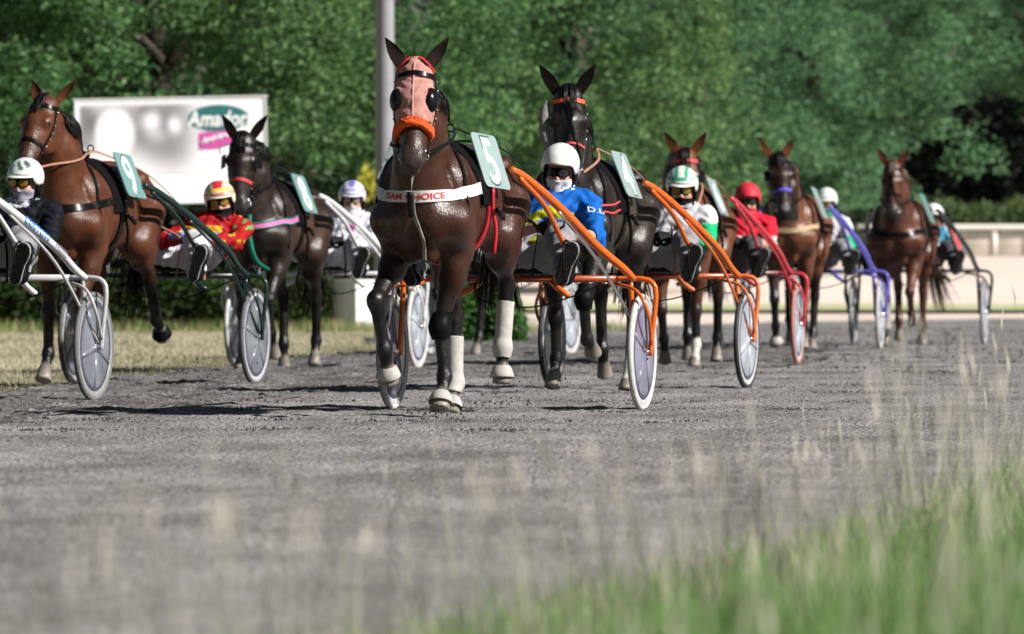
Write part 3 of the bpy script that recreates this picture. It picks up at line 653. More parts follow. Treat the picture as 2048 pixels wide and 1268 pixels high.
# ------------------------------------------------------------------ sulky
AX = 2.2
def build_sulky(c, label, loc, rz):
    root = empty('sulky', label, 'sulky', loc, rz, 'race sulkies on the track')
    half = c.get('half', .72); fm = c['frame']; sm = c.get('shaft', fm); n = c.get('q', 12)
    bar = MB().tube([(-half + .16, AX, .79), (half - .16, AX, .79)], c.get('barr', .021), n)
    bar.build('axle_bar', c.get('barmat', fm), root)
    for sd in (1, -1):
        x = sd
        MB().tube([(x * (half - .17), AX, .79), (x * (half + .0), AX, .79), (x * (half + .065), AX, .765), (x * (half + .085), AX, .69), (x * (half + .06), AX, .45), (x * (half + .05), AX, .33)], .0165, n, step=.04).build('outer_fork', fm, root)
        MB().tube([(x * (half - .07), AX, .78), (x * (half - .06), AX, .6), (x * (half - .045), AX, .33)], .0165, n, step=.05).build('inner_fork', fm, root)
        MB().tube([(x * (half - .2), AX - .02, .77), (x * (half + .0), AX - .16, .72), (x * (half + .075), AX - .17, .58), (x * (half + .058), AX - .01, .40)], .011, 8, step=.05).build('fork_brace', fm, root)
        MB().tube([(x * .345, .64, 1.425), (x * .37, .80, 1.395), (x * .42, 1.05, 1.31), (x * .50, 1.4, 1.165), (x * .585, 1.8, .985), (x * (half - .08), 2.06, .85), (x * (half - .05), AX - .02, .79)], [.021, .023, .026, .027, .027, .025, .023], n, step=.05).build('shaft', sm, root)
        MB().tube([(x * .37, .74, 1.375), (x * .43, 1.1, 1.22), (x * .47, 1.42, 1.0), (x * .48, 1.55, .955)], .016, n, step=.05).build('shaft_brace', c.get('brace', sm), root)
        MB().tube([(x * .47, 1.28, 1.19), (x * .62, 1.72, .88), (x * (half + .04), AX - .03, .38)], .010, 8, step=.1).build('stay', c.get('stay', M_CHROME), root)
        st = MB().tube([(x * .485, 1.42 + .09 * math.cos(q), .9 + .12 * math.sin(q)) for q in np.linspace(0, 2 * math.pi, 17)], .007, 6, caps=False); st.build('stirrup', M_BLACK, root)
        MB().tube([(x * .22, AX - .02, .775), (x * .27, AX - .05, .73), (x * .34, AX - .1, .69)], .020, 8).build('step_bracket', c.get('brace', fm), root)
        if c.get('stripe'):
            P = catmull([(x * .47, 1.28, 1.228), (x * .50, 1.4, 1.194), (x * .585, 1.8, 1.013), (x * (half - .08), 2.06, .877)], .05); N = np.tile(np.array([x * .25, -.2, .9]), (len(P), 1)); MB().ribbon(P - N * .002, N, .016, .003).build('shaft_stripe', c['stripe'], root)
        if c.get('text') and sd == 1:
            a, b = np.array([.50, 1.4, 1.165]), np.array([.585, 1.8, .985]); r = (b - a) / np.linalg.norm(b - a); nn = np.array([.35, -.80, .42]); nn -= r * nn.dot(r); nn /= np.linalg.norm(nn); u = np.cross(nn, r)
            text_on('lettering', c['text'], .062, a * .62 + b * .38 + nn * .0275, r, u, mat('blue_print', (.02, .16, .5), .6), root, bold=.002, stretch=1.25)
            text_on('lettering', 'WESSEL', .045, a * -.1 + b * 1.1 + nn * .0275, r, u, mat('grey_print', (.12, .12, .14), .6), root, stretch=1.1)
    wires = MB().tube([(-.25, AX - .05, .77), (-.2, AX - .1, .66), (.1, AX - .1, .62), (.35, AX - .1, .68), (.55, AX - .04, .77)], .005, 6, step=.04)
    wires.build('cable', M_BLACK, root)
    seat = MB().box((0, AX + .06, .845), (.36, .30, .055), bev=.024); seat.build('seat', M_BLACK, root)
    MB().tube([(0, AX - .01, .79), (0, AX + .06, .82)], .03, 10).build('seat_post', fm, root)
    # wheel: tyre, rim, disc cover, hub; axis along x
    w0 = None
    for sd in (1, -1):
        wr = bpy.data.objects.new('wheel', None); COL.objects.link(wr); wr.parent = root; wr.location = (sd * half, AX, .352); wr.rotation_euler = (random.uniform(0, 6), 0, 0)
        if w0 is None:
            a = np.linspace(0, 2 * math.pi, 13)[:-1]; tyre = MB().lathe([(.0185 * math.sin(q), .3325 + .0185 * math.cos(q)) for q in a], 56, close=True).build('tyre', c['tyre'], wr)
            rim = MB().lathe([(-.013, .318), (-.016, .298), (-.010, .286), (.010, .286), (.016, .298), (.013, .318)], 56); rim = rim.build('rim', c.get('rim', mat('rim_white', (.34, .34, .36), .4)), wr)
            disc = MB(); 
            for s2 in (1, -1): disc.lathe([(s2 * .009, .287), (s2 * .014, .25), (s2 * .022, .12), (s2 * .027, .03), (s2 * .028, .002)], 56)
            disc = disc.build('disc_cover', c['disc'], wr)
            ring = MB()
            for s2 in (1, -1): ring.lathe([(s2 * .0125, .283), (s2 * .0150, .279), (s2 * .0155, .262), (s2 * .0150, .259)], 56)
            ring = ring.build('disc_edging', c.get('edging', mat('edging_dark', (.05, .05, .08), .5)), wr)
            sp = MB()
            for k in range(5):
                q = 2 * math.pi * k / 5
                for s2 in (1, -1): sp.tube([(s2 * .024, .04 * math.cos(q), .04 * math.sin(q)), (s2 * .012, .27 * math.cos(q), .27 * math.sin(q))], [.012, .008], 6, flat=2.2)
            sp = sp.build('spoke', c.get('spokemat', c['disc']), wr)
            hub = MB().lathe([(-.05, .001), (-.05, .012), (-.03, .022), (.03, .022), (.05, .012), (.05, .001)], 16); hub = hub.build('hub', M_CHROME, wr); w0 = (tyre, rim, disc, ring, sp, hub)
        else:
            for p in w0: share(p.name.split('.')[0], p, wr)
    return root

# ------------------------------------------------------------------ driver
def hand_mesh(closed=True):
    S = Sdf(); S.el((0, 0, 0), (.041, .046, .019), .015); S.rc((0, -.03, 0), (0, -.085, .0), .028, .031, .02)
    for i, l in enumerate((.95, 1.05, 1.0, .82)):
        u = -.031 + .0205 * i; S.rc((u, .036, .002), (u, .036 + .036 * l, -.012), .0115, .0105, .006); S.rc((u, .036 + .036 * l, -.012), (u * .95, .036 + .030 * l, -.044), .0105, .0095, .004); S.rc((u * .95, .036 + .03 * l, -.044), (u * .9, .024, -.047), .0095, .009, .004)
    S.rc((-.034, -.015, -.004), (-.052, .02, -.03), .015, .0125, .012); S.rc((-.052, .02, -.03), (-.028, .045, -.05), .0125, .010, .004)
    return S.mesh(.0058, 1)
_HAND = None

def build_person(c, label, loc, rz):
    global _HAND
    root = empty('person', label, 'person', loc, rz, 'sulky drivers in the race'); ox = c.get('ox', 0.2); sx = ox * 1.9; sq = c.get('sq', .65); ln = .5 * math.sqrt(1 - sq * sq)
    S = Sdf(); T = lambda x, y, z: np.array([x + ox * (.5 + max(0, z - .9)), AX - .02 + y + ln * max(0, z - .95), z if z < .95 else .95 + (z - .95) * sq])
    hip = T(0, .02, .95); ch = T(0, .05, 1.24); nk = T(0, .02, 1.42)
    S.el(T(0, .03, .955), (.165, .12, .12), .08, 'leg'); S.rc(T(0, .04, 1.0), T(0, .06, 1.14), .125, .125, .08, 'torso', flat=((1, 0, 0), .82))
    S.el(T(0, .045, 1.24), (.185, .125, .17), .08, 'torso'); S.rc(T(-.14, .03, 1.355), T(.14, .03, 1.355), .075, .075, .06, 'torso')
    S.rc(T(0, .03, 1.38), T(0, 0.0, 1.50), .062, .055, .05, 'neck')
    arms = {}; feet = {}
    for nm, sd in (('l', 1), ('r', -1)):
        sh = T(sd * .20, .03, 1.345); el = np.array(c.get('elbow_' + nm, (sd * .29 + ox * .75, AX - .10, 1.03))); wr = np.array(c.get('wrist_' + nm, (sd * .075 + ox * .9, AX - .36, 1.06)))
        S.rc(sh, el, .058, .043, .05, 'arm'); d = (wr - el); S.rc(el, wr, .041, .028, .04, 'forearm'); S.el(el * .72 + wr * .28, (.041, .041, .041), .04, 'forearm'); arms[nm] = (sh, el, wr)
    for sd in (1, -1):
        hp = T(sd * .10, 0, .95); kn = np.array([sd * c.get('kneex', .37), AX - .42, c.get('kneez', 1.03)]); an = np.array([sd * .46, 1.50, .84])
        S.rc(hp, kn, .095, .064, .06, 'leg'); S.rc(kn, an, .06, .042, .05, 'leg'); S.el(kn * .7 + an * .3 + [0, .03, -.02], (.055, .055, .06), .04, 'leg')
        S.rc(an + [0, .015, -.04], an + [sd * .015, -.03, -.03], .042, .040, .03, 'boot'); S.rc(an + [0, -.03, -.04], an + [sd * .05, -.05, .10], .038, .042, .03, 'boot')
        S.rc(an + [sd * .035, -.05, .07], an + [sd * .065, -.06, .135], .044, .036, .02, 'boot'); feet[sd] = (an + [0, -.03, -.055], an + [sd * .07, -.065, .15])
    hy, hp_, hr = c.get('face', (14, 6, 0)); hc = nk + np.array([c.get('hx', 0), -.035, .145]); ps = -1
    Rm = (Matrix.Rotation(R(hy), 3, 'Z') @ Matrix.Rotation(R(hp_), 3, 'X') @ Matrix.Rotation(R(hr), 3, 'Y')); A = np.array(Rm)         # face looks along local -y
    hp2 = lambda *q: hc + A @ np.array(q); hl = lambda P: (P - hc) @ A
    S.el(hp2(0, .015, .045), (.076, .096, .088), .04, 'head', A); S.el(hp2(0, -.02, -.035), (.062, .074, .085), .04, 'head', A)
    S.el(hp2(0, -.075, -.095), (.028, .022, .02), .03, 'head', A); S.rc(hp2(0, -.088, .01), hp2(0, -.108, -.032), .010, .016, .015, 'head')
    S.el(hp2(0, -.082, -.062), (.026, .012, .008), .012, 'head', A)
    for sd in (1, -1):
        S.el(hp2(sd * .031, -.086, .012), (.016, .012, .011), .012, 'socket', A, '-'); S.el(hp2(sd * .078, .01, -.015), (.010, .02, .033), .01, 'head', A); S.el(hp2(sd * .04, -.07, -.03), (.025, .02, .02), .03, 'head', A)
    h = c.get('h', .0125); V, F = S.mesh(h, 1); N = normals(V, F); G = S.groups(V); near = lambda g, P: np.min([d for k, d in S.groups(P).items() if k in g], 0)
    skin = mat('skin', (.38, .20, .14), .5, var=.08, scale=40)
    body = obj_from('body', V, F, skin, root)
    ey = MB(); 
    for sd in (1, -1): ey.ellip(hp2(sd * .031, -.077, .012), (.012,) * 3, 10, 7)
    ey.build('eye', mat('eye_white', (.3, .29, .28), .1), root)
    oth = lambda g, P: np.min([d for k, d in S.groups(P).items() if k not in g], 0)
    def sel(g): 
        return lambda P: (oth(g, P) - near(g, P))
    jg = ('torso', 'arm') + (() if c.get('short') else ('forearm',))
    def fj(P): return np.minimum(sel(jg)(P) + .012, np.minimum(np.where(np.abs(P[:, 0] - ox * .75) < .24, 1, 1) * .5, .5))
    r = patch(V, F, N, fj, .014, wrinkle=.011, wscale=44)
    o = obj_from('jacket', r[0], r[1], mat('silks', (1, 1, 1), .62, attr='Col', var=.08, scale=20, bump=.35, bscale=30, spec=.05), root, col=np.array([c['silk'](*q) for q in (r[0] - np.array([ox * .75, AX, 0]))]))
    r = patch(V, F, N, lambda P: sel(('leg',))(P) + .018, .018, wrinkle=.012, wscale=40); obj_from('trousers', r[0], r[1], c['trousers'], root)
    for sd in (1, -1):
        def fb(P): return np.minimum(sel(('boot',))(P) + .015, P[:, 0] * sd)
        r = patch(V, F, N, fb, .010); obj_from('boot', r[0], r[1], c.get('bootmat', mat('boot_black', (.007, .007, .0075), .55, var=.3, bump=.3, spec=.06)), root)
        a, b_ = feet[sd]; ax = b_ - a; Ls = np.linalg.norm(ax) + .05; ax /= np.linalg.norm(ax); nn = np.array([sd * .10, -1, .22]); nn -= ax * nn.dot(ax); nn /= np.linalg.norm(nn); bx_ = np.cross(ax, nn)
        out = [(-.5, .012), (-.46, .026), (-.38, .034), (-.2, .033), (0, .034), (.18, .046), (.32, .048), (.43, .038), (.49, .02), (.5, .006)]
        for nm_, o0, o1, k, mm in (('sole', .052, .064, 1.0, mat('shoe_sole', (.030, .030, .030), .8, spec=.03, var=.4, scale=60, bump=.8, bscale=90)), ('midsole', .040, .052, 1.04, mat('shoe_midsole', (.34, .34, .36), .6))):
            pl = [(t, w) for t, w in out] + [(t, -w) for t, w in out[::-1]]; V1 = [((a + b_) / 2 + ax * t * Ls * k + bx_ * w * k + nn * oo) for oo in (o0, o1) for t, w in pl]; m_ = len(pl)
            obj_from(nm_, V1, [tuple(range(m_ - 1, -1, -1)), tuple(range(m_, 2 * m_))] + [(i, (i + 1) % m_, m_ + (i + 1) % m_, m_ + i) for i in range(m_)], mm, root, smooth=False)
    # hands: gloved, five fingers closed on the reins
    if _HAND is None: _HAND = hand_mesh()
    for nm, sd in (('l', 1), ('r', -1)):
        sh, el, wr = arms[nm]; f = wr - el; f /= np.linalg.norm(f); f = f * .7 + np.array([-sd * .2, -.6, .1]); f /= np.linalg.norm(f); wv = np.array([-sd * .75, 0, -.35]); wv = -(wv - f * wv.dot(f)); wv /= np.linalg.norm(wv); u = np.cross(f, wv)
        Q = _HAND[0].copy(); Q[:, 0] *= (1 if sd > 0 else -1)
        Fh = _HAND[1] if sd > 0 else _HAND[1][:, ::-1]
        u2 = u if sd > 0 else u; c0 = wr + (wr - el) / np.linalg.norm(wr - el) * .05
        Pq = c0 + Q[:, :1] * u + Q[:, 1:2] * f + Q[:, 2:] * wv
        obj_from('glove', Pq, Fh, c.get('glove', mat('glove_black', (.008, .008, .010), .6, var=.25, spec=.06)), root)
    # face: mask or gaiter, goggles, helmet
    if c.get('mask') is not None:
        gait = c.get('gaiter', False)
        def fm(P):
            q = hl(P); base = sel(('head', 'neck') if gait else ('head',))(P) + .02
            d = np.minimum(-.034 - q[:, 2] - .25 * np.abs(q[:, 0]) * (0 if gait else 1), .5)
            if not gait: d = np.minimum(d, np.minimum(-.0 - q[:, 1], q[:, 2] + .14))
            return np.minimum(d, np.minimum(base, .2 + q[:, 2]))
        add_patch('face_mask', V, F, N, fm, .008, c['mask'], root, wrinkle=.003 if gait else .001, wscale=60)
        if c.get('masktext'): text_on('mask_lettering', c['masktext'], .045, hp2(.01, -.098, -.07), A @ [1, 0, 0], A @ [0, 0, 1], mat('black_print', (.02, .02, .02), .7), root, shear=.3)
    if c.get('goggles') is not None:
        def lensgeo(u0, u1, z0, z1, rad, th):
            n = 14; b = []; 
            for i in range(n):
                u = u0 + (u1 - u0) * i / (n - 1); e = max(0.0, math.sin(math.pi * i / (n - 1))) ** .35
                for z in (z1, z0): b.append(hp2(u, -rad - .03 + 2.6 * u * u, .010 + z * e))
            V0 = np.array(b); V1 = V0 + A @ np.array([0, th, 0]); Fq = [(2 * i, 2 * i + 1, 2 * i + 3, 2 * i + 2) for i in range(n - 1)]; m = 2 * n
            Fq2 = [tuple(k + m for k in f[::-1]) for f in Fq]; side = [(2 * i + 2, 2 * i + 2 + m, 2 * i + m, 2 * i) for i in range(n - 1)] + [(2 * i + 1, 2 * i + 1 + m, 2 * i + 3 + m, 2 * i + 3) for i in range(n - 1)]
            return np.vstack([V0, V1]), Fq + Fq2 + side
        v, f = lensgeo(-.075, .075, -.028, .031, .078, .02); fr = obj_from('goggles', v, f, M_BLACK, root, smooth=False)
        for sd in (1, -1):
            v, f = lensgeo(*sorted((sd * .008, sd * .066)), -.020, .024, .083, .006); obj_from('lens', v, f, c['goggles'], fr, smooth=False)
    hm = c['helmet']; Vh = []; Fh = []; nA, nB = 40, 14
    ctr = (0, .008, .05); rad = (.116, .138, .125)
    for i in range(nB + 1):
        for j in range(nA):
            az = 2 * math.pi * j / nA; front = math.cos(az); tmax = R(84 + 34 * (0.5 - 0.5 * math.tanh((front - .55) * 6))); t = tmax * i / nB
            k = 1 + .05 * max(0, front - .6) * (i / nB) ** 6 * 4
            Vh.append((ctr[0] + rad[0] * math.sin(t) * math.sin(az) * k, ctr[1] - rad[1] * math.sin(t) * front * k, ctr[2] + rad[2] * math.cos(t) - (.03 if 0 else 0)))
    Fh = [(i * nA + j, (i + 1) * nA + j, (i + 1) * nA + (j + 1) % nA, i * nA + (j + 1) % nA) for i in range(nB) for j in range(nA)]
    Vh = np.array(Vh); inn = (Vh - ctr) * .93 + ctr; V2 = np.vstack([Vh, inn]); m = len(Vh); Fi = [tuple(q + m for q in f[::-1]) for f in Fh]
    rimf = [(nB * nA + j, nB * nA + j + m, nB * nA + (j + 1) % nA + m, nB * nA + (j + 1) % nA) for j in range(nA)]
    colh = np.array([c['hcol'](*(q - np.array(ctr))) for q in V2]) if c.get('hcol') else None
    W = np.array([hp2(*q) for q in V2]); hel = obj_from('helmet', W, Fh + Fi + rimf, hm if colh is None else mat('helmet_shell', (1, 1, 1), .25, attr='Col', var=.04, coat=.3), root, col=colh)
    lin = MB(); 
    for sd in (1, -1):
        lin.tube([hp2(sd * .095, .0, .02), hp2(sd * .09, -.02, -.06), hp2(sd * .04, -.045, -.125), hp2(0, -.05, -.13)], .007, 6, step=.02)
        lin.ellip(hp2(sd * .09, .02, -.02), (.02, .04, .055), rot=A)
    lin.build('chin_strap', M_BLACK, hel)
    if c.get('peak', True):
        Vp = []; n = 17
        for i in range(n):
            az = R(-62 + 124 * i / (n - 1))
            for e, z in ((0, .064), (.05 * math.cos(az * 1.2), .048), (.05 * math.cos(az * 1.2), .044), (0, .056)): Vp.append(hp2(.114 * math.sin(az), .008 - (.138 + e) * math.cos(az), z))
        Fp = [(i * 4 + k, i * 4 + (k + 1) % 4, (i + 1) * 4 + (k + 1) % 4, (i + 1) * 4 + k) for i in range(n - 1) for k in range(4)]
        obj_from('visor', Vp, Fp, c.get('peakmat', mat('helmet_white', (.56, .56, .54), .25, coat=.4, var=.05)), hel)
    if c.get('emblem'):
        txt, em = c['emblem']; tv, tf = text_geo(txt, .085, .2, .004); P = []
        for q in tv: az = q[0] / .12; el_ = R(38) + q[1] / .12; P.append(hp2(ctr[0] + .1185 * math.cos(el_) * math.sin(az), ctr[1] - .140 * math.cos(el_) * math.cos(az), ctr[2] + .1275 * math.sin(el_)))
        obj_from('helmet_emblem', P, tf, em, hel, smooth=False)
    if c.get('sleeve'):
        sh, el, wr = arms['l']; d = (el - sh) / np.linalg.norm(el - sh); p = sh * .55 + el * .45; nn = np.array([.45, -.85, .2]); nn -= d * nn.dot(d); nn /= np.linalg.norm(nn)
        text_on('sleeve_lettering', c['sleeve'][0], c['sleeve'][2], p + nn * .079, np.cross(-d, nn) * 1, -d, c['sleeve'][1], o)
    if c.get('whip'):
        wr = arms['l'][2]; MB().tube([wr + [0, -.02, .02], wr + [.12, -.05, .22], wr + [.22, -.05, .42]], [.006, .002], 6, step=.05).build('whip', M_BLACK, root)
    return root, arms

def build_reins(c, S, arms, label, loc, rz):
    root = empty('reins', label, 'reins', loc, rz, 'driving reins')
    for nm, sd in (('l', 1), ('r', -1)):
        bit = S.head(sd * .075, -.01, .475); tr = np.array([sd * .085, .31, 1.665]); wr = arms[nm][2] + np.array([0, -.04, .0])
        mid = bit * .5 + tr * .5 + np.array([sd * .06, 0, .0])
        P = np.vstack([catmull([bit, mid, tr], .05), catmull([tr, tr * .55 + (wr + [sd * .08, -.3, .12]) * .45 + [sd * .05, 0, .05], wr + np.array([sd * .07, -.35, .1]), wr, wr + [sd * .02, .02, -.12], wr + [sd * .03, -.02, -.3]], .05)[1:]])
        for i in range(len(P)):
            if P[i, 1] < 1.4 and P[i, 2] > 1.0:
                loc_, n_, _, _ = S.bvh.find_nearest(Vector(P[i])); n_ = np.array(n_); d_ = (P[i] - np.array(loc_)).dot(n_)
                if d_ < .02: P[i] = np.array(loc_) + n_ * .02
        for _ in range(3): P[1:-1] = (P[:-2] + 2 * P[1:-1] + P[2:]) / 4
        N = np.tile(np.array([sd * .55, -.35, .7]), (len(P), 1)); MB().ribbon(P, N, .017, .005).build('rein', c['reinmat'] if sd else M_BLACK, root)
    return root

# ------------------------------------------------------------------ ground, track, verge, sand
def edge_left(y):                     # inner edge of the dirt track
    return np.interp(y, [0, 52, 75, 88, 96, 103, 112, 118, 400], [-8.4, -3.5, -1.4, -.1, .9, 1.9, 4.2, 8.0, 60])
def edge_right(y):                    # grass verge along the outside of the track
    return np.interp(y, [0, 8, 14, 20, 27, 33, 42, 60, 120, 400], [-6, -2.4, -1.0, .12, 1.35, 2.15, 4.0, 7.2, 20, 80])
def rise(x, y): t = np.clip((y - 122) / 45, 0, 1); return 1.05 * t * t * (3 - 2 * t)

def ground_mat(name, c1, c2, scale=3.0, stretch=(1, 1, 1), bump=.5, bscale=60, rough=.9, fine=.35, c3=None):
    m = bpy.data.materials.new(name); m.use_nodes = True; nt = m.node_tree; L = nt.links; b = nt.nodes['Principled BSDF']; b.inputs['Roughness'].default_value = rough; b.inputs['Specular IOR Level'].default_value = .25
    tc = nt.nodes.new('ShaderNodeTexCoord'); mp = nt.nodes.new('ShaderNodeMapping'); mp.inputs['Scale'].default_value = stretch; L.new(tc.outputs['Object'], mp.inputs[0])
    def noise(s, d): n = nt.nodes.new('ShaderNodeTexNoise'); n.inputs['Scale'].default_value = s; n.inputs['Detail'].default_value = d; L.new(mp.outputs[0], n.inputs['Vector']); return n
    n1 = noise(scale, 8); cr = nt.nodes.new('ShaderNodeValToRGB'); cr.color_ramp.elements[0].position = .33; cr.color_ramp.elements[1].position = .68
    cr.color_ramp.elements[0].color = (*c1, 1); cr.color_ramp.elements[1].color = (*c2, 1); L.new(n1.outputs['Fac'], cr.inputs[0])
    n2 = nt.nodes.new('ShaderNodeTexNoise'); n2.inputs['Scale'].default_value = bscale; n2.inputs['Detail'].default_value = 3; L.new(tc.outputs['Object'], n2.inputs['Vector'])
    mr = nt.nodes.new('ShaderNodeMapRange'); mr.inputs['From Min'].default_value = .3; mr.inputs['From Max'].default_value = .7; mr.inputs['To Min'].default_value = 1 - fine; mr.inputs['To Max'].default_value = 1 + fine; L.new(n2.outputs['Fac'], mr.inputs['Value'])
    sc = nt.nodes.new('ShaderNodeVectorMath'); sc.operation = 'SCALE'; L.new(cr.outputs[0], sc.inputs[0]); L.new(mr.outputs[0], sc.inputs['Scale']); L.new(sc.outputs[0], b.inputs['Base Color'])
    bp = nt.nodes.new('ShaderNodeBump'); bp.inputs['Strength'].default_value = bump; bp.inputs['Distance'].default_value = .03; L.new(n2.outputs['Fac'], bp.inputs['Height']); L.new(bp.outputs[0], b.inputs['Normal'])
    return m

def sheet(name, ys, xl, xr, nx, dz, m, jit=0.0, seed=0):
    rg = np.random.default_rng(seed); ys = np.asarray(ys, float); V = []
    for y in ys:
        a, b = xl(y), xr(y); x = np.linspace(a, b, nx); ch = jit * 2.0 * (np.sin(x * 5.3 + 2 * np.sin(y * 1.9)) * np.sin(y * 3.7 + 1.4 * np.sin(x * 2.3)) + .6 * np.sin(x * 11 + y * 2.3) * np.sin(y * 8.1)) * (1.0 if 38 < y < 75 else .25); V.append(np.stack([x, np.full(nx, y), rise(x, np.full(nx, y)) + dz + jit * rg.normal(0, 1, nx) + ch], 1))
    V = np.vstack(V); F = [(i * nx + j, i * nx + j + 1, (i + 1) * nx + j + 1, (i + 1) * nx + j) for i in range(len(ys) - 1) for j in range(nx - 1)]
    return tag(obj_from(name, V, F, m), kind='structure')
M_SAND = ground_mat('pale_sand', (.50, .41, .355), (.62, .53, .47), .25, (1, .25, 1), .3, 9, fine=.12)
M_DIRT = ground_mat('grey_track_dirt', (.115, .108, .105), (.225, .213, .21), 1.6, (1, .35, 1), .8, 45, fine=.5)
M_VERGE = ground_mat('dry_verge', (.19, .17, .10), (.37, .33, .22), 1.2, (1, .5, 1), .6, 30)
M_SOIL = ground_mat('verge_soil', (.075, .095, .04), (.15, .165, .08), 2.0)
ysG = np.concatenate([np.linspace(-300, 118, 12), np.linspace(122, 170, 17), np.linspace(180, 900, 8)])
sheet('ground', ysG, lambda y: -500.0, lambda y: 500.0, 9, -.055, M_SAND)
sheet('grass_verge', np.concatenate([np.linspace(0, 90, 46), np.linspace(92, 121, 16)]), lambda y: -60.0 if y > 0 else -60.0, lambda y: float(np.interp(y, [0, 88, 96, 105, 121], [edge_left(0) + .3, edge_left(88) + .2, .6, .2, -.6])), 10, -.035, M_VERGE)
sheet('track', np.concatenate([np.linspace(0, 15, 20), np.arange(15.2, 62, .07), np.linspace(62.2, 122, 150)]), lambda y: float(edge_left(y)) + .12 * math.sin(y * 1.7) + .06 * math.sin(y * 5.3), lambda y: float(edge_right(y)) + .3, 120, .008, M_DIRT, .0045, 2)
sheet('near_verge', np.linspace(-30, 122, 120), lambda y: float(edge_right(y)) + .10 * math.sin(y * 2.1) if y > 0 else -40.0, lambda y: 90.0, 14, .010, M_SOIL)
M_MARG = ground_mat('track_margin_dirt', (.20, .18, .165), (.40, .35, .31), 1.1, (1, .25, 1), .5, 40, fine=.3)
M_MARG2 = ground_mat('track_margin_sand', (.34, .29, .25), (.48, .41, .36), .8, (1, .25, 1), .4, 30, fine=.25)
for nm, dd, dz, mm, sd_ in (('track_margin', 2.6, -.045, M_MARG2, 1.0), ('track_margin', 1.2, -.028, M_MARG, 2.3)):
    ysm = np.linspace(84, 122, 90)
    sheet(nm, ysm, lambda y: float(edge_left(y)) - dd * min(1, max(0, y - 84) / 10) * (1 + .35 * math.sin(y * 1.9 + sd_) + .25 * math.sin(y * 5.7)), lambda y: float(edge_left(y)) + 1.0, 6, dz, mm)
ys = np.linspace(128.5, 132.2, 4)
sheet('green_strip', ys, lambda y: .2, lambda y: 30.0, 30, .012, ground_mat('green_strip_grass', (.30, .33, .17), (.42, .42, .25), 2.0, fine=.3))

def scatter(name, m, V, F, C=None, kind='stuff'):
    return tag(obj_from(name, V, F, m, None, C, smooth=False), kind=kind)

def crumbs(name, n, yr, size, seed, m, xfun=None, pw=1.0):
    """loose grit lying on the track: small irregular pyramids"""
    rg = np.random.default_rng(seed); y = yr[0] + (yr[1] - yr[0]) * rg.random(n) ** pw; hw = y * .070 + .2
    x = np.maximum(edge_left(y), -hw) + (np.minimum(edge_right(y) + .2, hw) - np.maximum(edge_left(y), -hw)) * rg.random(n)
    if xfun is not None: k = xfun(x, y, rg); x, y = x[k], y[k]
    n = len(x); s = rg.uniform(size[0], size[1], n) * rg.uniform(.5, 1.0, n); a0 = rg.uniform(0, 6.28, n); V = np.zeros((n, 5, 3))
    for i in range(4):
        r = s * rg.uniform(.6, 1.3, n); V[:, i, 0] = x + r * np.cos(a0 + i * 1.571); V[:, i, 1] = y + r * np.sin(a0 + i * 1.571); V[:, i, 2] = -.002
    V[:, 4, 0] = x + s * rg.normal(0, .3, n); V[:, 4, 1] = y + s * rg.normal(0, .3, n); V[:, 4, 2] = s * rg.uniform(.7, 1.4, n) + .004
    b = np.arange(n)[:, None] * 5; F = np.vstack([np.hstack([b + i, b + (i + 1) % 4, b + 4]) for i in range(4)])
    g = (rg.uniform(.45, 1.25, n) ** 2.2 * 1.15)[:, None] * np.array([.165, .158, .158]) * (1 + rg.normal(0, .06, (n, 3))); C = np.repeat(g, 5, 0)
    return scatter(name, m, V.reshape(-1, 3), F, C)
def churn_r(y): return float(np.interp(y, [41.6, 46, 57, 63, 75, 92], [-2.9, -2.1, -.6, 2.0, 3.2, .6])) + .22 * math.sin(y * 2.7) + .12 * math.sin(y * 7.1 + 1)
sheet('churned_dirt_shade', np.arange(41.6, 88, .08), lambda y: float(edge_left(y)) + .12 * math.sin(y * 1.7) + .05, lambda y: max(churn_r(y), float(edge_left(y)) + .1), 90, .013, ground_mat('shaded_churned_dirt', (.045, .041, .040), (.165, .155, .15), 2.6, (1, .4, 1), .9, 38, fine=.55), .0065, 6)  # churned dirt, its colour darkened for the broad shade under the left horses
M_GRIT = mat('track_grit', (1, 1, 1), .85, attr='Col', var=.1, spec=.2)
crumbs('gravel', 150000, (17, 62), (.0035, .0095), 11, M_GRIT, pw=1.15)
crumbs('gravel', 36000, (60, 110), (.006, .017), 12, M_GRIT)
M_CLOD = mat('dark_clods', (.034, .031, .030), .9, var=.3)
def clodsel(x, y, rg): return (np.sin(y * 2.1 + .6 * np.sin(x * 1.1)) + .5 * np.sin(y * .83 + x * .4) > .35) & (x < 1.8 + (y - 45) * .12) & (rg.random(len(x)) < .8)
crumbs('dirt_clods', 80000, (40, 62), (.006, .018), 13, M_CLOD, clodsel)
crumbs('dirt_clods', 14000, (60, 100), (.012, .03), 14, M_CLOD, clodsel)

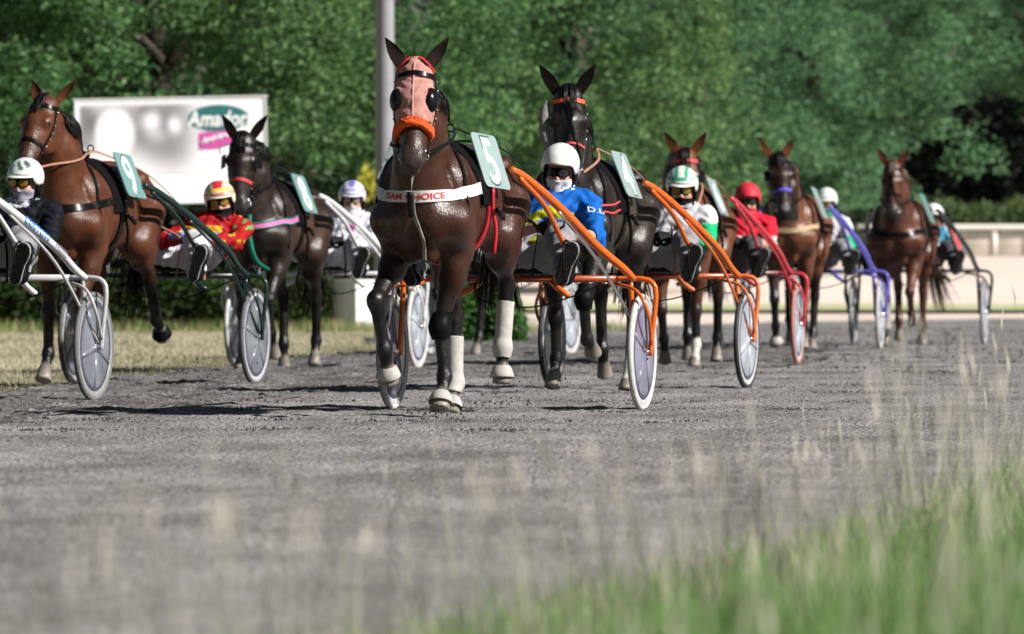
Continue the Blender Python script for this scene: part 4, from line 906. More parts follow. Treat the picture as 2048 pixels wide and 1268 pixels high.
ysw = np.linspace(50, 84, 60); wx = lambda y: float(np.interp(y, [50, 54.2, 61.5, 68.5, 84], [1.34, 1.76, 2.48, 3.3, 5.2])) + .015 * math.sin(y * 3)
sheet('wheel_track', ysw, lambda y: wx(y) - .025, lambda y: wx(y) + .025, 2, .008, ground_mat('wheel_track_dust', (.22, .21, .205), (.34, .33, .32), 6.0))
def flying(spots):
    rg = np.random.default_rng(17); b = MB()
    for (cx, cy, cz, sx_, sz_, n_) in spots:
        for i in range(n_):
            p = np.array([cx + rg.normal(0, sx_), cy + rg.normal(0, .15), abs(cz + rg.normal(0, sz_)) + .02]); b.ellip(p, rg.uniform(.003, .010, 3), 5, 4)
    tag(b.build('kicked_up_dirt', M_CLOD, None, False), kind='stuff')
flying([(-2.15, 53.5, .12, .22, .10, 46), (-.40, 43.0, .03, .12, .03, 40), (-.05, 44.4, .10, .15, .08, 26), (.45, 51.5, .12, .2, .1, 20), (-1.6, 62, .1, .25, .1, 16)])

# ------------------------------------------------------------------ grass
def blades(name, x, y, z, h, w, col, m, lean=.25, seed=0, tipcol=None, segs=2, curl=.3):
    rg = np.random.default_rng(seed); n = len(x); a = rg.uniform(0, 6.28, n); b = rg.uniform(0, 6.28, n); ln = rg.uniform(.2, 1, n) * lean
    V = np.zeros((n, segs * 2 + 1, 3)); C = np.zeros((n, segs * 2 + 1, 3)); tc = col if tipcol is None else tipcol
    for i in range(segs + 1):
        t = i / segs; cx = x + np.cos(b) * ln * h * (t + curl * t * t); cy = y + np.sin(b) * ln * h * (t + curl * t * t); cz = z + h * t * (1 - .15 * ln * t); ww = w * (1 - .7 * t)
        cc = col * (1 - t) + tc * t
        if i < segs:
            V[:, 2 * i] = np.stack([cx - np.cos(a) * ww, cy - np.sin(a) * ww, cz], 1); V[:, 2 * i + 1] = np.stack([cx + np.cos(a) * ww, cy + np.sin(a) * ww, cz], 1); C[:, 2 * i] = C[:, 2 * i + 1] = cc
        else: V[:, 2 * i] = np.stack([cx, cy, cz], 1); C[:, 2 * i] = cc
    k = segs * 2 + 1; o = np.arange(n)[:, None] * k; F = []
    for i in range(segs - 1): F += np.hstack([o + 2 * i, o + 2 * i + 1, o + 2 * i + 3, o + 2 * i + 2]).tolist()
    F += np.hstack([o + 2 * segs - 2, o + 2 * segs - 1, o + 2 * segs]).tolist()
    return scatter(name, m, V.reshape(-1, 3), F, C.reshape(-1, 3)), V[:, -1]
M_GRASS = leaf_mat('grass_blade', .3, .6)
rg = np.random.default_rng(21)
def frust(n, y0, y1, extra=.25):
    y = y0 + (y1 - y0) * rg.random(n); return (rg.random(n) * 2 - 1) * (y * .0685 + extra), y
# dense low green grass on the outer verge
x, y = frust(130000, 8, 40); d = x - edge_right(y); k = rg.random(len(x)) < np.clip(.12 + d * .42, .0, .8) * (d > -.25); x, y, d = x[k], y[k], d[k]
n = len(x); mixv = np.clip(rg.normal(.5, .25, n), 0, 1)[:, None]; g1, g2 = np.array([.045, .125, .018]), np.array([.12, .225, .05]); c = g1 * (1 - mixv) + g2 * mixv
dry = (rg.random(n) < np.clip(.42 - d * .4, .06, .8))[:, None]; c = np.where(dry, np.array([.30, .28, .17]) * (1 + rg.normal(0, .12, (n, 1))), c)
blades('verge_grass', x, y, np.full(n, .006), rg.uniform(.05, .24, n) * np.clip(.45 + d * .5, .3, 1.25), rg.uniform(.0022, .0048, n), c, M_GRASS, .45, 3, c * 1.25)
xw = rg.uniform(-6, 10, 60000); yw = rg.uniform(6, 48, 60000); dw = xw - edge_right(yw); k = (dw > .05) & (np.abs(xw) > yw * .0685 + .2); xw, yw = xw[k], yw[k]; n = len(xw); mw = rg.random((n, 1))
blades('verge_grass', xw, yw, np.full(n, .006), rg.uniform(.06, .26, n), rg.uniform(.003, .006, n), g1 * (1 - mw) + g2 * mw, M_GRASS, .45, 9, g2 * np.ones((n, 1)))
# tall dry stems with seed heads
x, y = frust(3300, 7.5, 44); x2, y2 = frust(3600, 26, 47); x, y = np.concatenate([x, x2]), np.concatenate([y, y2]); d = x - edge_right(y); k = rg.random(len(x)) < np.where(d > -.1, np.where(y > 22, .55, .62), np.exp(np.minimum(d, 0) * 2.2) * .13); x, y, d = x[k], y[k], d[k]
n = len(x); st_c = np.array([.33, .345, .235]) * (1 + rg.normal(0, .15, (n, 1))); gr = (rg.random(n) < .4)[:, None]; st_c = np.where(gr, np.array([.17, .23, .085]) * (1 + rg.normal(0, .15, (n, 1))), st_c)
hgt = rg.uniform(.25, .62, n) * np.where(rg.random(n) < .15, 1.25, 1)
pxs = 1024 + x * FPX / y; cap = np.where((pxs < 1750) & (rg.random(n) > .03), .80 - .0205 * y, .7); hgt = np.minimum(hgt, np.maximum(cap * rg.uniform(.75, 1.05, n), .12))
o, tips = blades('tall_grass', x, y, np.zeros(n), hgt, rg.uniform(.0016, .0028, n), st_c * .9, M_GRASS, .16, 4, np.array([.43, .42, .33]) * np.ones((n, 1)), 4)
HV = []; HF = []; HC = []
for i in range(n):
    if rg.random() < .75:
        t = tips[i]; l = rg.uniform(.04, .11); w = rg.uniform(.003, .006); a = rg.uniform(0, 3.14); dx, dy = math.cos(a) * w, math.sin(a) * w; q = rg.normal(0, .012, 2); b0 = len(HV)
        HV += [(t[0], t[1], t[2] - l * .3), (t[0] - dx, t[1] - dy, t[2] + l * .2), (t[0] + q[0], t[1] + q[1], t[2] + l), (t[0] + dx, t[1] + dy, t[2] + l * .2)]; HF.append((b0, b0 + 1, b0 + 2, b0 + 3)); HC += [np.array([.42, .39, .33]) * rg.uniform(.7, 1.2)] * 4
scatter('grass_seed_heads', M_GRASS, np.array(HV), HF, np.array(HC))
# short dry grass on the inner verge
n = 95000; y = 49 + 54 * rg.random(n); wd = np.where(rg.random(n) < .25, 4.5, .3); x = -(y * .069 + wd) + (np.minimum(edge_left(y), y * .01 + .6) + (y * .069 + wd)) * rg.random(n); k = x < edge_left(y) + rg.normal(0, .10, n); x, y = x[k], y[k]; n = len(x)
pt = .5 + .5 * np.sin(x * 1.3 + y * .35) * np.sin(y * .21 + 1.0 - x * .4); near_e = np.clip(1 - (edge_left(y) - x) / 1.5, 0, 1)
pt = np.clip(.55 + .45 * pt + rg.normal(0, .2, n) - .75 * near_e, 0, 1)[:, None]; c = np.array([.13, .13, .07]) * (1 - pt) + np.array([.41, .375, .27]) * pt
blades('dry_grass', x, y, np.full(n, -.036), rg.uniform(.02, .06, n), rg.uniform(.003, .007, n), c, M_GRASS, .6, 5, c * 1.1)
n = 9000; y = rg.normal(101.6, .9, n); x = -7.6 + 9.3 * rg.random(n); c = np.array([.12, .20, .045]) * (1 + rg.normal(0, .2, (n, 1))); k = rg.random(n) < np.where(np.abs(x + 2.0) < .6, 1, .45); x, y, c = x[k], y[k], c[k]
blades('hedge_foot_grass', x, y - 3.2, np.zeros(len(x)), rg.uniform(.05, .2, len(x)), rg.uniform(.003, .007, len(x)), np.where(rg.random((len(x), 1)) < .5, np.array([.3, .26, .14]), c), M_GRASS, .3, 6)

# ------------------------------------------------------------------ foliage
M_LEAF = leaf_mat('leaf', .46, .5); M_BARK = mat('bark', (.035, .028, .022), .9, var=.35, scale=6, bump=.8, bscale=20)
def leaves(P, size, rg, cols, droop=.5, asp=.42):
    n = len(P); L = rg.normal(0, 1, (n, 3)); L[:, 2] = L[:, 2] * .6 - droop; L /= np.linalg.norm(L, axis=1)[:, None]; W = np.cross(L, rg.normal(0, 1, (n, 3))); W /= np.linalg.norm(W, axis=1)[:, None] + 1e-9
    s = size * rg.uniform(.6, 1.35, n)[:, None]; N = np.cross(L, W); V = np.stack([P, P + L * s * .45 + W * s * asp * .5 + N * s * .08, P + L * s, P + L * s * .45 - W * s * asp * .5 + N * s * .08], 1)
    mixv = rg.random(n)[:, None] ** 1.3; C = cols[0] * (1 - mixv) + cols[1] * mixv; C = C * (1 + rg.normal(0, .10, (n, 1)))
    F = np.arange(n * 4).reshape(n, 4); return V.reshape(-1, 3), F, np.repeat(np.clip(C, .003, 1), 4, 0)
def tree(name, label, x, y, z0, z1, rx, ry, nl, size, cols, seed, trunk=.16, base=0.0, droop=.5, group='trees behind the racetrack', bias=1.0, zvis=7.5):
    rg = np.random.default_rng(seed); root = empty(name, label, 'tree', (x, y, base), 0, group)
    H = z1 - base; tr = MB(); tr.tube([(0, .5, -.1), (rg.normal(0, .1), .45, H * .3), (rg.normal(0, .25), .3, H * .75)], [trunk, trunk * .75, trunk * .25], 10, step=.4)
    for i in range(9):
        a = rg.uniform(0, 6.28); zz = rg.uniform(.3, .65) * H; e = np.array([math.cos(a) * rx * rg.uniform(.25, .5), abs(math.sin(a)) * ry * rg.uniform(.25, .5) + .4, min(H * .9, zz + rg.uniform(.2, 1.6))])
        tr.tube([(0, 0, zz), e * [.5, .5, 1] * [1, 1, .55] + np.array([0, 0, zz * .5]), e], [trunk * .5, trunk * .32, .02], 7, step=.4)
    tr.build('trunk', M_BARK, root)
    nc = int(78 * bias); cz = (z0 + z1) / 2 - base; rz = (z1 - z0) / 2; P = []
    for i in range(nc):
        v = rg.normal(0, 1, 3); v /= np.linalg.norm(v); v *= rg.uniform(.45, 1.0) ** .5; c = np.array([v[0] * rx, v[1] * ry - (.25 * ry if i % 2 else 0), cz + v[2] * rz]); r = rg.uniform(.4, .95) * min(1, rx / 3 + .3)
        m = int(nl * 1.5 / nc * (r / .75) ** 2 * (1.0 if c[2] < zvis else .35)); q = rg.normal(0, 1, (m, 3)); q /= np.linalg.norm(q, axis=1)[:, None]; q *= (rg.random(m) ** .45)[:, None] * r; q[:, 2] = q[:, 2] * .62 - .35 * (q[:, 0] ** 2 + q[:, 1] ** 2) / r
        P.append(c + q)
    for i in range(26):
        c = np.array([rg.uniform(-1, 1) * rx, -ry * rg.uniform(.6, .95), rg.uniform(z0, min(z1, 7.5)) - base]); r = rg.uniform(.4, .8); m = int(nl * .011); q = rg.normal(0, 1, (m, 3)); q /= np.linalg.norm(q, axis=1)[:, None]; q *= (rg.random(m) ** .45)[:, None] * r; q[:, 2] = q[:, 2] * .62 - .35 * (q[:, 0] ** 2 + q[:, 1] ** 2) / r; P.append(c + q)
    P = np.vstack(P); P = P[P[:, 2] > max(.05, z0 - base - .5)]
    V, F, C = leaves(P, size, rg, cols, droop); obj_from('crown', V, F, M_LEAF, root, C, smooth=False); return root
GA = (np.array([.030, .092, .034]), np.array([.145, .270, .095])); GB = (np.array([.028, .088, .040]), np.array([.125, .250, .110])); GC = (np.array([.040, .098, .034]), np.array([.158, .268, .098]))
TREES = [  # x, y, z0, z1, rx, ry, leaves, size, colours, label
 (-8.2, 108, 1.1, 9.0, 3.4, 3.0, 21000, .15, GA, 'broad green tree at the far left behind the number 9 bay horse'),
 (-4.9, 109, 1.4, 9.5, 2.9, 2.6, 20000, .15, GC, 'yellowish green tree rising behind the white billboard'),
 (-2.1, 112, 1.7, 9.2, 2.6, 2.6, 18000, .14, GA, 'tree between the billboard and the light pole'),
 (1.0, 124, 1.7, 9.8, 3.0, 2.8, 20000, .15, GC, 'light green tree just right of the light pole'),
 (3.4, 140, 2.0, 11, 3.0, 3.0, 19000, .16, GB, 'tree with dark open branches behind the orange browband horse'),
 (5.9, 150, 1.8, 11, 3.4, 3.2, 21000, .17, GB, 'green tree behind the driver in the red helmet'),
 (6.5, 170, 2.45, 12, 2.4, 3.4, 19000, .18, GB, 'tree with drooping foliage above the chestnut horse'),
 (12.9, 184, 4.05, 14, 4.6, 5.5, 26000, .19, GB, 'large tree overhanging the dark hollow at the right'),
 (14.9, 178, 2.7, 12, 1.8, 2.4, 11000, .18, GC, 'tree at the right edge above the clipped hedge'),
 (-6.6, 118, 1.0, 10, 3.6, 2.5, 14000, .17, GA, 'tree in the second row behind the billboard'),
 (-1.0, 124, 1.2, 10, 3.2, 2.5, 13000, .17, GB, 'tree in the second row behind the light pole'),
 (3.0, 158, 2.2, 12, 4.0, 3.0, 14000, .19, GB, 'tree in the second row behind the orange browband horse'),
 (4.8, 184, 2.2, 13, 4.4, 3.0, 15000, .2, GB, 'tree in the second row above the chestnut horse'),
 (13.6, 196, 5.6, 15, 5.5, 4, 12000, .22, GB, 'tree in the second row over the dark hollow'),
 (20.5, 197, 1.5, 17, 4.2, 4.0, 12000, .34, GB, 'tall unseen tree added right of the dark hollow to shade it'),  # unseen tree, added to keep light out of the hollow
 (26.5, 205, 1.5, 19, 4.5, 4.0, 10000, .36, GB, 'tallest unseen tree added far right of the dark hollow to shade it'),  # second unseen tree, added as a light blocker for the hollow
]
for i, (x, y, z0, z1, rx, ry, nl, sz, cl, lb) in enumerate(TREES): tree('tree', lb, x, y, z0, z1, rx, ry, int(nl * 1.35), sz * .80, [q * 1.12 for q in cl], 100 + i, .2, float(rise(0, y)))
def woodland():
    rg = np.random.default_rng(5); n = 130000; x = rg.uniform(-30, 42, n); P = np.stack([x, 208 + rg.normal(0, 1.6, n) + np.abs(x - 8) * .2 - 55 * (x < -2) - 40 * np.exp(-((x - 2) / 4.) ** 2), 1 + 17 * rg.random(n) ** 1.1], 1)
    V, F, C = leaves(P, .36, rg, GB, .4, .6); tag(obj_from('woodland', V, F, M_LEAF, None, C, smooth=False), kind='stuff')
woodland()
def hedge(name, label, cat, x0, x1, y, depth, z0, z1, n, size, cols, seed, rot=0.0, round_=0.0):
    rg = np.random.default_rng(seed); root = empty(name, label, cat, ((x0 + x1) / 2, y, z0), rot); w = x1 - x0; P = rg.random((n, 3)); P[:, 0] = (P[:, 0] - .5) * w; face = rg.random(n)
    P[:, 1] = np.where(face < .6, -depth / 2 + .12 * rg.normal(0, 1, n), (P[:, 1] - .5) * depth); P[:, 2] = np.where(face > .7, (z1 - z0) * (1 + .06 * rg.normal(0, 1, n)), P[:, 2] * (z1 - z0))
    bump = .10 * np.sin(P[:, 0] * 3.1 + seed) + .07 * np.sin(P[:, 0] * 7.7); P[:, 2] *= 1 + bump * .6; P[:, 1] += bump * .5 * (1 if depth > .6 else .3)
    if round_: P[:, 2] *= np.clip(1 - round_ * (np.abs(P[:, 0]) / (w / 2)) ** 3, .05, 1)
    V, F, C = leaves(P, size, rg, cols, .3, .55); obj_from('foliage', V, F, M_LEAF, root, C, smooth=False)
    b = MB().box((0, .05, (z1 - z0) * .42), (w * .94, depth * .5, (z1 - z0) * .78), bev=.08); b.build('hedge_wood', mat('hedge_wood', (.02, .025, .012), .95, var=.4), root); return root
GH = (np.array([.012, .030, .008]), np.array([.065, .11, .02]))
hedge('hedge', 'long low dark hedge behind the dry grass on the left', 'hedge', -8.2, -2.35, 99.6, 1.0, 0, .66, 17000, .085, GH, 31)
hedge('bush', 'bright green bush low between the legs of the leading horse and the blue driver', 'bush', -.95, .12, 84.5, .9, 0, .80, 5200, .085, (np.array([.03, .085, .02]), np.array([.10, .22, .05])), 32, 0, .75)
hedge('hedge', 'clipped hedge above the concrete wall at the right', 'hedge', 5.2, 22, 171.5, 1.6, 1.05, 2.12, 16000, .14, (np.array([.045, .085, .03]), np.array([.15, .21, .075])), 33)
hedge('hedge', 'added hedge painted near black for the shade of the hollow under the right trees', 'hedge', 7.0, 20, 205, 2.0, 1.0, 5.4, 16000, .22, (np.array([.003, .006, .004]), np.array([.007, .012, .007])), 37)  # added hedge; its near-black leaf colour stands for the shade in the hollow
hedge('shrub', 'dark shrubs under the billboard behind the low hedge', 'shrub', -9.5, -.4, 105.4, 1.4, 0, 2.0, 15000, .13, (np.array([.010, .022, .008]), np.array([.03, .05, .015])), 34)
hedge('shrub', 'rounded pale green shrub behind the chestnut horse', 'shrub', 7.3, 9.3, 176, 1.8, 1.05, 2.75, 7000, .14, (np.array([.03, .065, .025]), np.array([.11, .17, .07])), 35, 0, .7)
hedge('shrub', 'dark shrub mass behind the red helmet driver', 'shrub', 1.2, 7.4, 160, 2.0, 1.0, 2.5, 9000, .16, (np.array([.010, .022, .010]), np.array([.03, .055, .02])), 36)
rg = np.random.default_rng(8); P = np.array([-1.93, 104.0, 1.93]) + rg.normal(0, 1, (260, 3)) * [.07, .08, .10]; P = np.vstack([P, np.array([-1.72, 104, 2.0]) + rg.normal(0, 1, (90, 3)) * [.05, .06, .07]])
yb = empty('flowering_shrub', 'yellow flowering shrub beside the light pole', 'shrub', (-1.9, 104, 0)); V, F, C = leaves(P - [-1.9, 104, 0], .09, rg, (np.array([.30, .30, .03]), np.array([.75, .70, .12])), .2, .6); obj_from('blossom', V, F, M_LEAF, yb, C, smooth=False)
MB().tube([(0, 0, 0), (.03, 0, 1.0), (.0, 0, 1.85)], [.03, .02, .01], 8, step=.2).build('stem', M_BARK, yb); MB().tube([(.03, 0, 1.2), (.16, 0, 1.95)], [.015, .008], 7).build('branch', M_BARK, yb)

# ------------------------------------------------------------------ light pole, billboard, block, fence and wall
pole = empty('light_pole', 'tall grey metal light pole rising beside the pink hooded horse', 'light pole', ((770 - 1024) * 86 / FPX, 86, 0)); PM = mat('pole_metal', (.21, .207, .225), .45, var=.1, scale=5, spec=.5)
MB().tube([(0, 0, 0), (0, 0, 4), (0, 0, 9.5)], [.115, .10, .07], 28, step=.5).build('mast', PM, pole); MB().lathe([(0, .001), (0, .24), (.03, .24), (.03, .12), (.2, .118)], 24, 'z').build('base_flange', PM, pole)
MB().box((.125, -.02, 3.17), (.06, .09, .10), bev=.01).build('junction_box', mat('pole_box', (.6, .6, .6), .5), pole); MB().box((0, 0, 9.5), (1.6, .12, .12), bev=.01).build('cross_arm', PM, pole)
for xx in (-.6, 0, .6): MB().box((xx, -.2, 9.72), (.42, .22, .34), bev=.03).build('lamp_housing', mat('lamp_housing', (.05, .05, .055), .4), pole)
BY = 102.5; bx = lambda p: (p - 1024) * BY / FPX; bz = lambda p: CAMZ - (p - HOR) * BY / FPX
bill = empty('billboard', 'large white billboard with a pale portrait, teal oval logo and pink tag', 'billboard', (bx(343), BY, 0))
W2 = (bx(533) - bx(153)) / 2; Z0, Z1 = bz(406), bz(196); zc = (Z0 + Z1) / 2; BW = mat('billboard_white', (.86, .86, .87), .5, var=.02)
rotb = Matrix.Rotation(R(-1.2), 3, 'Y')
BR = np.array(rotb); bp = lambda x, z, y=0.0: BR @ np.array([x, y, z - zc]) + np.array([0, 0, zc])
MB().box((0, 0, zc), (W2 * 2, .05, Z1 - Z0), rotb).build('panel', BW, bill, smooth=False)
fr = MB(); t = .02
for c, dm in (((0, 0, (Z1 - Z0) / 2), (W2 * 2 + .06, .08, t)), ((0, 0, -(Z1 - Z0) / 2), (W2 * 2 + .06, .08, t)), ((W2, 0, 0), (t, .076, Z1 - Z0)), ((-W2, 0, 0), (t, .076, Z1 - Z0))): fr.box(tuple(BR @ np.array(c) + np.array([0, 0, zc])), dm, rotb)
fr.build('frame', mat('billboard_frame', (.7, .7, .72), .4), bill, smooth=False)
for xx in (-W2 * .7, W2 * .7): MB().box((xx, .08, Z0 / 2 + .3), (.09, .09, Z0 + .6), bev=.008).build('post', mat('billboard_post', (.12, .12, .12), .5), bill)
# printed portrait: flat blurred greys, as on the sheet
pmt = bpy.data.materials.new('portrait_print'); pmt.use_nodes = True; nt = pmt.node_tree; L = nt.links; pb = nt.nodes['Principled BSDF']; pb.inputs['Roughness'].default_value = .5
at = nt.nodes.new('ShaderNodeAttribute'); at.attribute_name = 'Col'; L.new(at.outputs['Color'], pb.inputs['Base Color'])
nxp, nzp = 110, 70; X, Z = np.meshgrid(np.linspace(0, .68, nxp), np.linspace(1, .28, nzp)); rgp = np.random.default_rng(4)
sm = lambda x: 1 / (1 + np.exp(-np.clip(x, -30, 30))); nz = np.zeros_like(X)
for k in range(26):
    cx, cz, r = rgp.uniform(.0, .68), rgp.uniform(.45, 1.0), rgp.uniform(.02, .07); nz += rgp.choice([1, -1]) * np.exp(-(((X - cx) / r) ** 2 + ((Z - cz) / (r * 1.5)) ** 2))
dark = .76 * sm((X - .02) * 200) * sm((.94 - Z) * 120) * sm((Z - .46 - .10 * np.sin(X * 9)) * 16) * sm((.60 - X) * 30) * np.clip(1 - .22 * nz, .5, 1.15)
blob = np.exp(-(((X - .40) / .05) ** 2 + ((Z - .78) / .10) ** 2) * 1.2) + np.exp(-(((X - .52) / .04) ** 2 + ((Z - .74) / .09) ** 2) * 1.2); dark *= np.clip(1 - 1.1 * blob, 0, 1)
head = sm((1 - np.sqrt(((X - .205) / .105) ** 2 + ((Z - .66) / .26) ** 2)) * 16); dark = dark * (1 - head) + head * (.03 + .10 * (np.exp(-(((X - .205) / .022) ** 2 + ((Z - .655) / .022) ** 2)) + .8 * np.exp(-(((X - .275) / .024) ** 2 + ((Z - .665) / .022) ** 2)) + .5 * np.exp(-(((X - .22) / .04) ** 2 + ((Z - .50) / .02) ** 2)) + .9 * sm((X - .275) * 60) * sm((.7 - Z) * 20) * .5))
Cp = .86 * (1 - dark)[..., None] * np.array([1, .985, 1.03]); Vp = np.array([bp(-W2 + x * 2 * W2, Z0 + z * (Z1 - Z0), -.029) for x, z in zip(X.ravel(), Z.ravel())])
Fp = [(i * nxp + j, (i + 1) * nxp + j, (i + 1) * nxp + j + 1, i * nxp + j + 1) for i in range(nzp - 1) for j in range(nxp - 1)]
obj_from('portrait', Vp, Fp, pmt, bill, Cp.reshape(-1, 3), smooth=False)
def bpt(px, py, y): return bp(bx(px) - bx(343), bz(py), y)
a = np.linspace(0, 2 * math.pi, 49)[:-1]
lg = obj_from('logo', np.array([bpt(438 + 60 * math.cos(q), 238 + 26 * math.sin(q), -.034) for q in a]), [tuple(range(47, -1, -1))], mat('logo_teal', (.03, .14, .15), .5, var=.02), bill, smooth=False)
ring = np.array([bpt(438 + 60.5 * math.cos(q) * k, 238 + 26.5 * math.sin(q) * k, -.0315) for k in (1.05,) for q in a]); obj_from('logo_border', ring, [tuple(range(47, -1, -1))], mat('logo_rim', (.45, .55, .58), .5, var=.02), bill, smooth=False)
bw = BY / FPX
text_on('logo_lettering', 'Amadori', 44 * bw, bpt(440, 239, -.038), BR @ [1, 0, 0], BR @ [0, 0, 1], BW, lg, shear=.22, bold=.006, stretch=.80)
tg = obj_from('pink_tag', np.array([bpt(*q, -.033) for q in ((398, 267), (472, 262), (472, 287), (436, 299), (398, 301))]), [(4, 3, 2, 1, 0)], mat('tag_pink', (.58, .09, .36), .5, var=.02), bill, smooth=False)
sq = MB(); P = np.array([bpt(404 + 3.6 * i, 285 - 1.0 * i + 5.5 * math.sin(i * 2.4) * (1.6 if i == 0 else 1), -.037) for i in range(16)]); sq.tube(P, .012, 6, step=.02); sq.build('tag_scribble', BW, tg)
blk = empty('concrete_block', 'white painted concrete block by the light pole with a shaded left side', 'block', ((708 - 1024) * 99 / FPX, 99.2, 0), R(50))
cb = MB().box((0, 0, .31), (.40, .42, .62), bev=.012); cb.build('block', mat('white_concrete', (.72, .72, .70), .8, var=.1, scale=5, bump=.2), blk); MB().box((0, 0, .635), (.43, .45, .03), bev=.006).build('cap', mat('white_concrete_cap', (.66, .66, .64), .8, var=.1), blk)
FY = 163.0; fz = 1.0
fence = empty('rail_fence', 'white plastic running rail with short posts along the far bend', 'fence', (0, FY, 0)); RW = mat('rail_white', (.62, .60, .54), .4, var=.04)
rz = CAMZ - (455 - HOR) * FY / FPX; MB().tube([(2.0, 0, rz), (14, 0, rz), (30, .6, rz)], .065, 12, step=1.0).build('rail', RW, fence)
pz = float(rise(0, FY)) - .01
p0 = None
for i in range(28):
    xx = (1730 - 1024 + i * 86.5 - 520) * FY / FPX
    if p0 is None: p0 = MB().tube([(0, 0, 0), (0, 0, rz - pz - .05)], .06, 10).build('post', RW, fence)
    else: p0 = share('post', p0, fence)
    p0.location = (xx, 0, pz)
wallr = empty('concrete_wall', 'low stained concrete wall with panel joints beyond the far bend', 'wall', (0, 167.5, 0)); wm2 = mat('stained_concrete', (.36, .32, .27), .9, var=.35, scale=1.6, bump=.3, bscale=12)
wz0, wz1 = float(rise(0, 167.5)) - .05, CAMZ - (472 - HOR) * 167.5 / FPX; pn = None
for i in range(34):
    if pn is None: pn = MB().box((0, 0, (wz1 - wz0) / 2), (.69, .16, wz1 - wz0), bev=.012).build('panel', wm2, wallr)
    else: pn = share('panel', pn, wallr)
    pn.location = (1.0 + i * .70, random.uniform(-.008, .008), wz0)
MB().box((12.6, 0, wz1 + .03), (24, .24, .05), bev=.01).build('coping', mat('coping', (.30, .28, .25), .9, var=.25), wallr)

# ------------------------------------------------------------------ the eight horses, nine sulkies, nine drivers
def place(px, d, a, half):
    """ground point under a rig's chest from where its right-hand wheel stands"""
    a = R(a); X = (px - 1024) * d / FPX; cx, cy = X - half * math.cos(a), d + half * math.sin(a)
    return (cx - AX * math.sin(a), cy - AX * math.cos(a), 0), -a

def paint(name, c, rough=.28): return mat(name, c, rough, coat=.5, var=.06)
OR = paint('orange_paint', (.50, .095, .007)); OR2 = paint('dark_orange_paint', (.26, .045, .012)); SIL = paint('silver_paint', (.34, .34, .35)); WHP = paint('white_paint', (.50, .50, .52))
GRN = paint('dark_green_paint', (.004, .019, .017)); RED = paint('red_paint', (.42, .03, .045)); BLU = paint('violet_blue_paint', (.10, .09, .42)); BLK = paint('black_paint', (.012, .012, .014))
DISC = mat('disc_cover_violet', (.150, .145, .205), .25, var=.28, scale=5, coat=.3); DISC2 = mat('disc_cover_grey', (.12, .13, .155), .25, var=.28, scale=5, coat=.3); DISC3 = mat('disc_cover_pale', (.27, .295, .34), .28, var=.28, scale=5, coat=.3)
TYW = mat('tyre_pale', (.36, .355, .34), .7, var=.15); TYK = mat('tyre_black', (.025, .025, .027), .7); TYR = mat('tyre_brick', (.30, .12, .09), .7)
HW = mat('helmet_white', (.56, .56, .54), .25, coat=.4, var=.05)
TRG = mat('trousers_grey', (.19, .185, .20), .75, var=.14, scale=12); TRW = mat('trousers_white', (.45, .45, .49), .75, var=.1, scale=12); TRK = mat('trousers_dark', (.055, .055, .062), .75)
SMOKE = mat('smoke_lens', (.02, .02, .024), .06, var=0, coat=1); AMBER = mat('amber_lens', (.22, .14, .012), .08, var=0, coat=1)
MW = mat('mask_white', (.46, .46, .50), .85); MK = mat('mask_black', (.007, .007, .010), .8, spec=.03); MG = mat('gaiter_grey', (.20, .19, .24), .85, var=.2); MGR = mat('mask_green', (.01, .22, .16), .8)
TAN = mat('tan_rein', (.27, .13, .085), .6, var=.2)

def silk_blue(x, y, z):
    yl = (.32, .34, .015); b = (.008, .085, .34)
    if y > .12: return b
    if x < .03 and z < 1.13: return yl
    zz = 1.20 - .05 * abs(((x + .3) * 9) % 2 - 1)
    if abs(z - zz) < .03 and abs(x) < .17: return yl
    return yl if z < .995 and x > -.02 and x < .1 else b
def silk_red(x, y, z):
    r = (.26, .009, .012)
    if 1.10 < z < 1.15 and abs(x) < .15: return (.45, .26, .02)
    if 1.065 < z < 1.10 and abs(x) < .15: return (.12, .2, .5)
    if abs(x) > .22 and math.sin(x * 70) * math.sin(z * 65) > .62: return (.42, .32, .03) if math.sin(z * 31) > 0 else (.03, .3, .08)
    return r
def silk_white(x, y, z):
    if abs(x - .08) + abs(z - 1.17) * .8 < .032 and y < .15: return (.40, .02, .22)
    return (.44, .44, .49)
def silk_green(x, y, z):
    if abs(x) > .21: return (.01, .30, .12) if z < 1.16 else (.45, .45, .46)
    if abs(x - .06) < (.05 - (z - 1.14)) * .5 and 1.10 < z < 1.19: return (.02, .02, .02)
    return (.012, .2, .1) if 1.02 < z < 1.04 else (.36, .355, .38)
def silk_redwhite(x, y, z):
    if z > 1.11: return (.45, .015, .03)
    if abs(x - .1) < .03: return (.5, .02, .04)
    return (.42, .41, .42)
def silk_stripes(x, y, z):
    if z < 1.0: return (.5, .02, .03)
    k = math.sin(x * 26 + z * 14)
    return (.03, .16, .26) if k > .1 else ((.42, .45, .48) if k > -.8 else (.5, .05, .06))
def silk_black(x, y, z): return (.006, .0065, .010) if z < 1.24 or abs(x) > .1 else (.3, .32, .36)
def hc_greenwhite(x, y, z): return (.03, .25, .13) if (abs(x) > .022 and abs(x) < .05 and z > .03) or (z > .02 and abs(z - .045) < .008) else (.48, .50, .47)
def hc_greenwing(x, y, z): return (.05, .09, .08) if math.hypot((x - .02) / .055, (z - .075) / .028) < 1 and y < 0 and math.sin(x * 130 + z * 90) > -.3 else ((.25, .42, .36) if abs(x + .07) < .02 and z > .03 else (.46, .49, .46))
def hc_cream(x, y, z): return (.45, .02, .03) if (abs(x) < .038 and .065 < z < .115 and y < 0) or abs(z - .03) < .006 else ((.66, .42, .06) if abs(z - .055) < .008 else (.50, .44, .34))
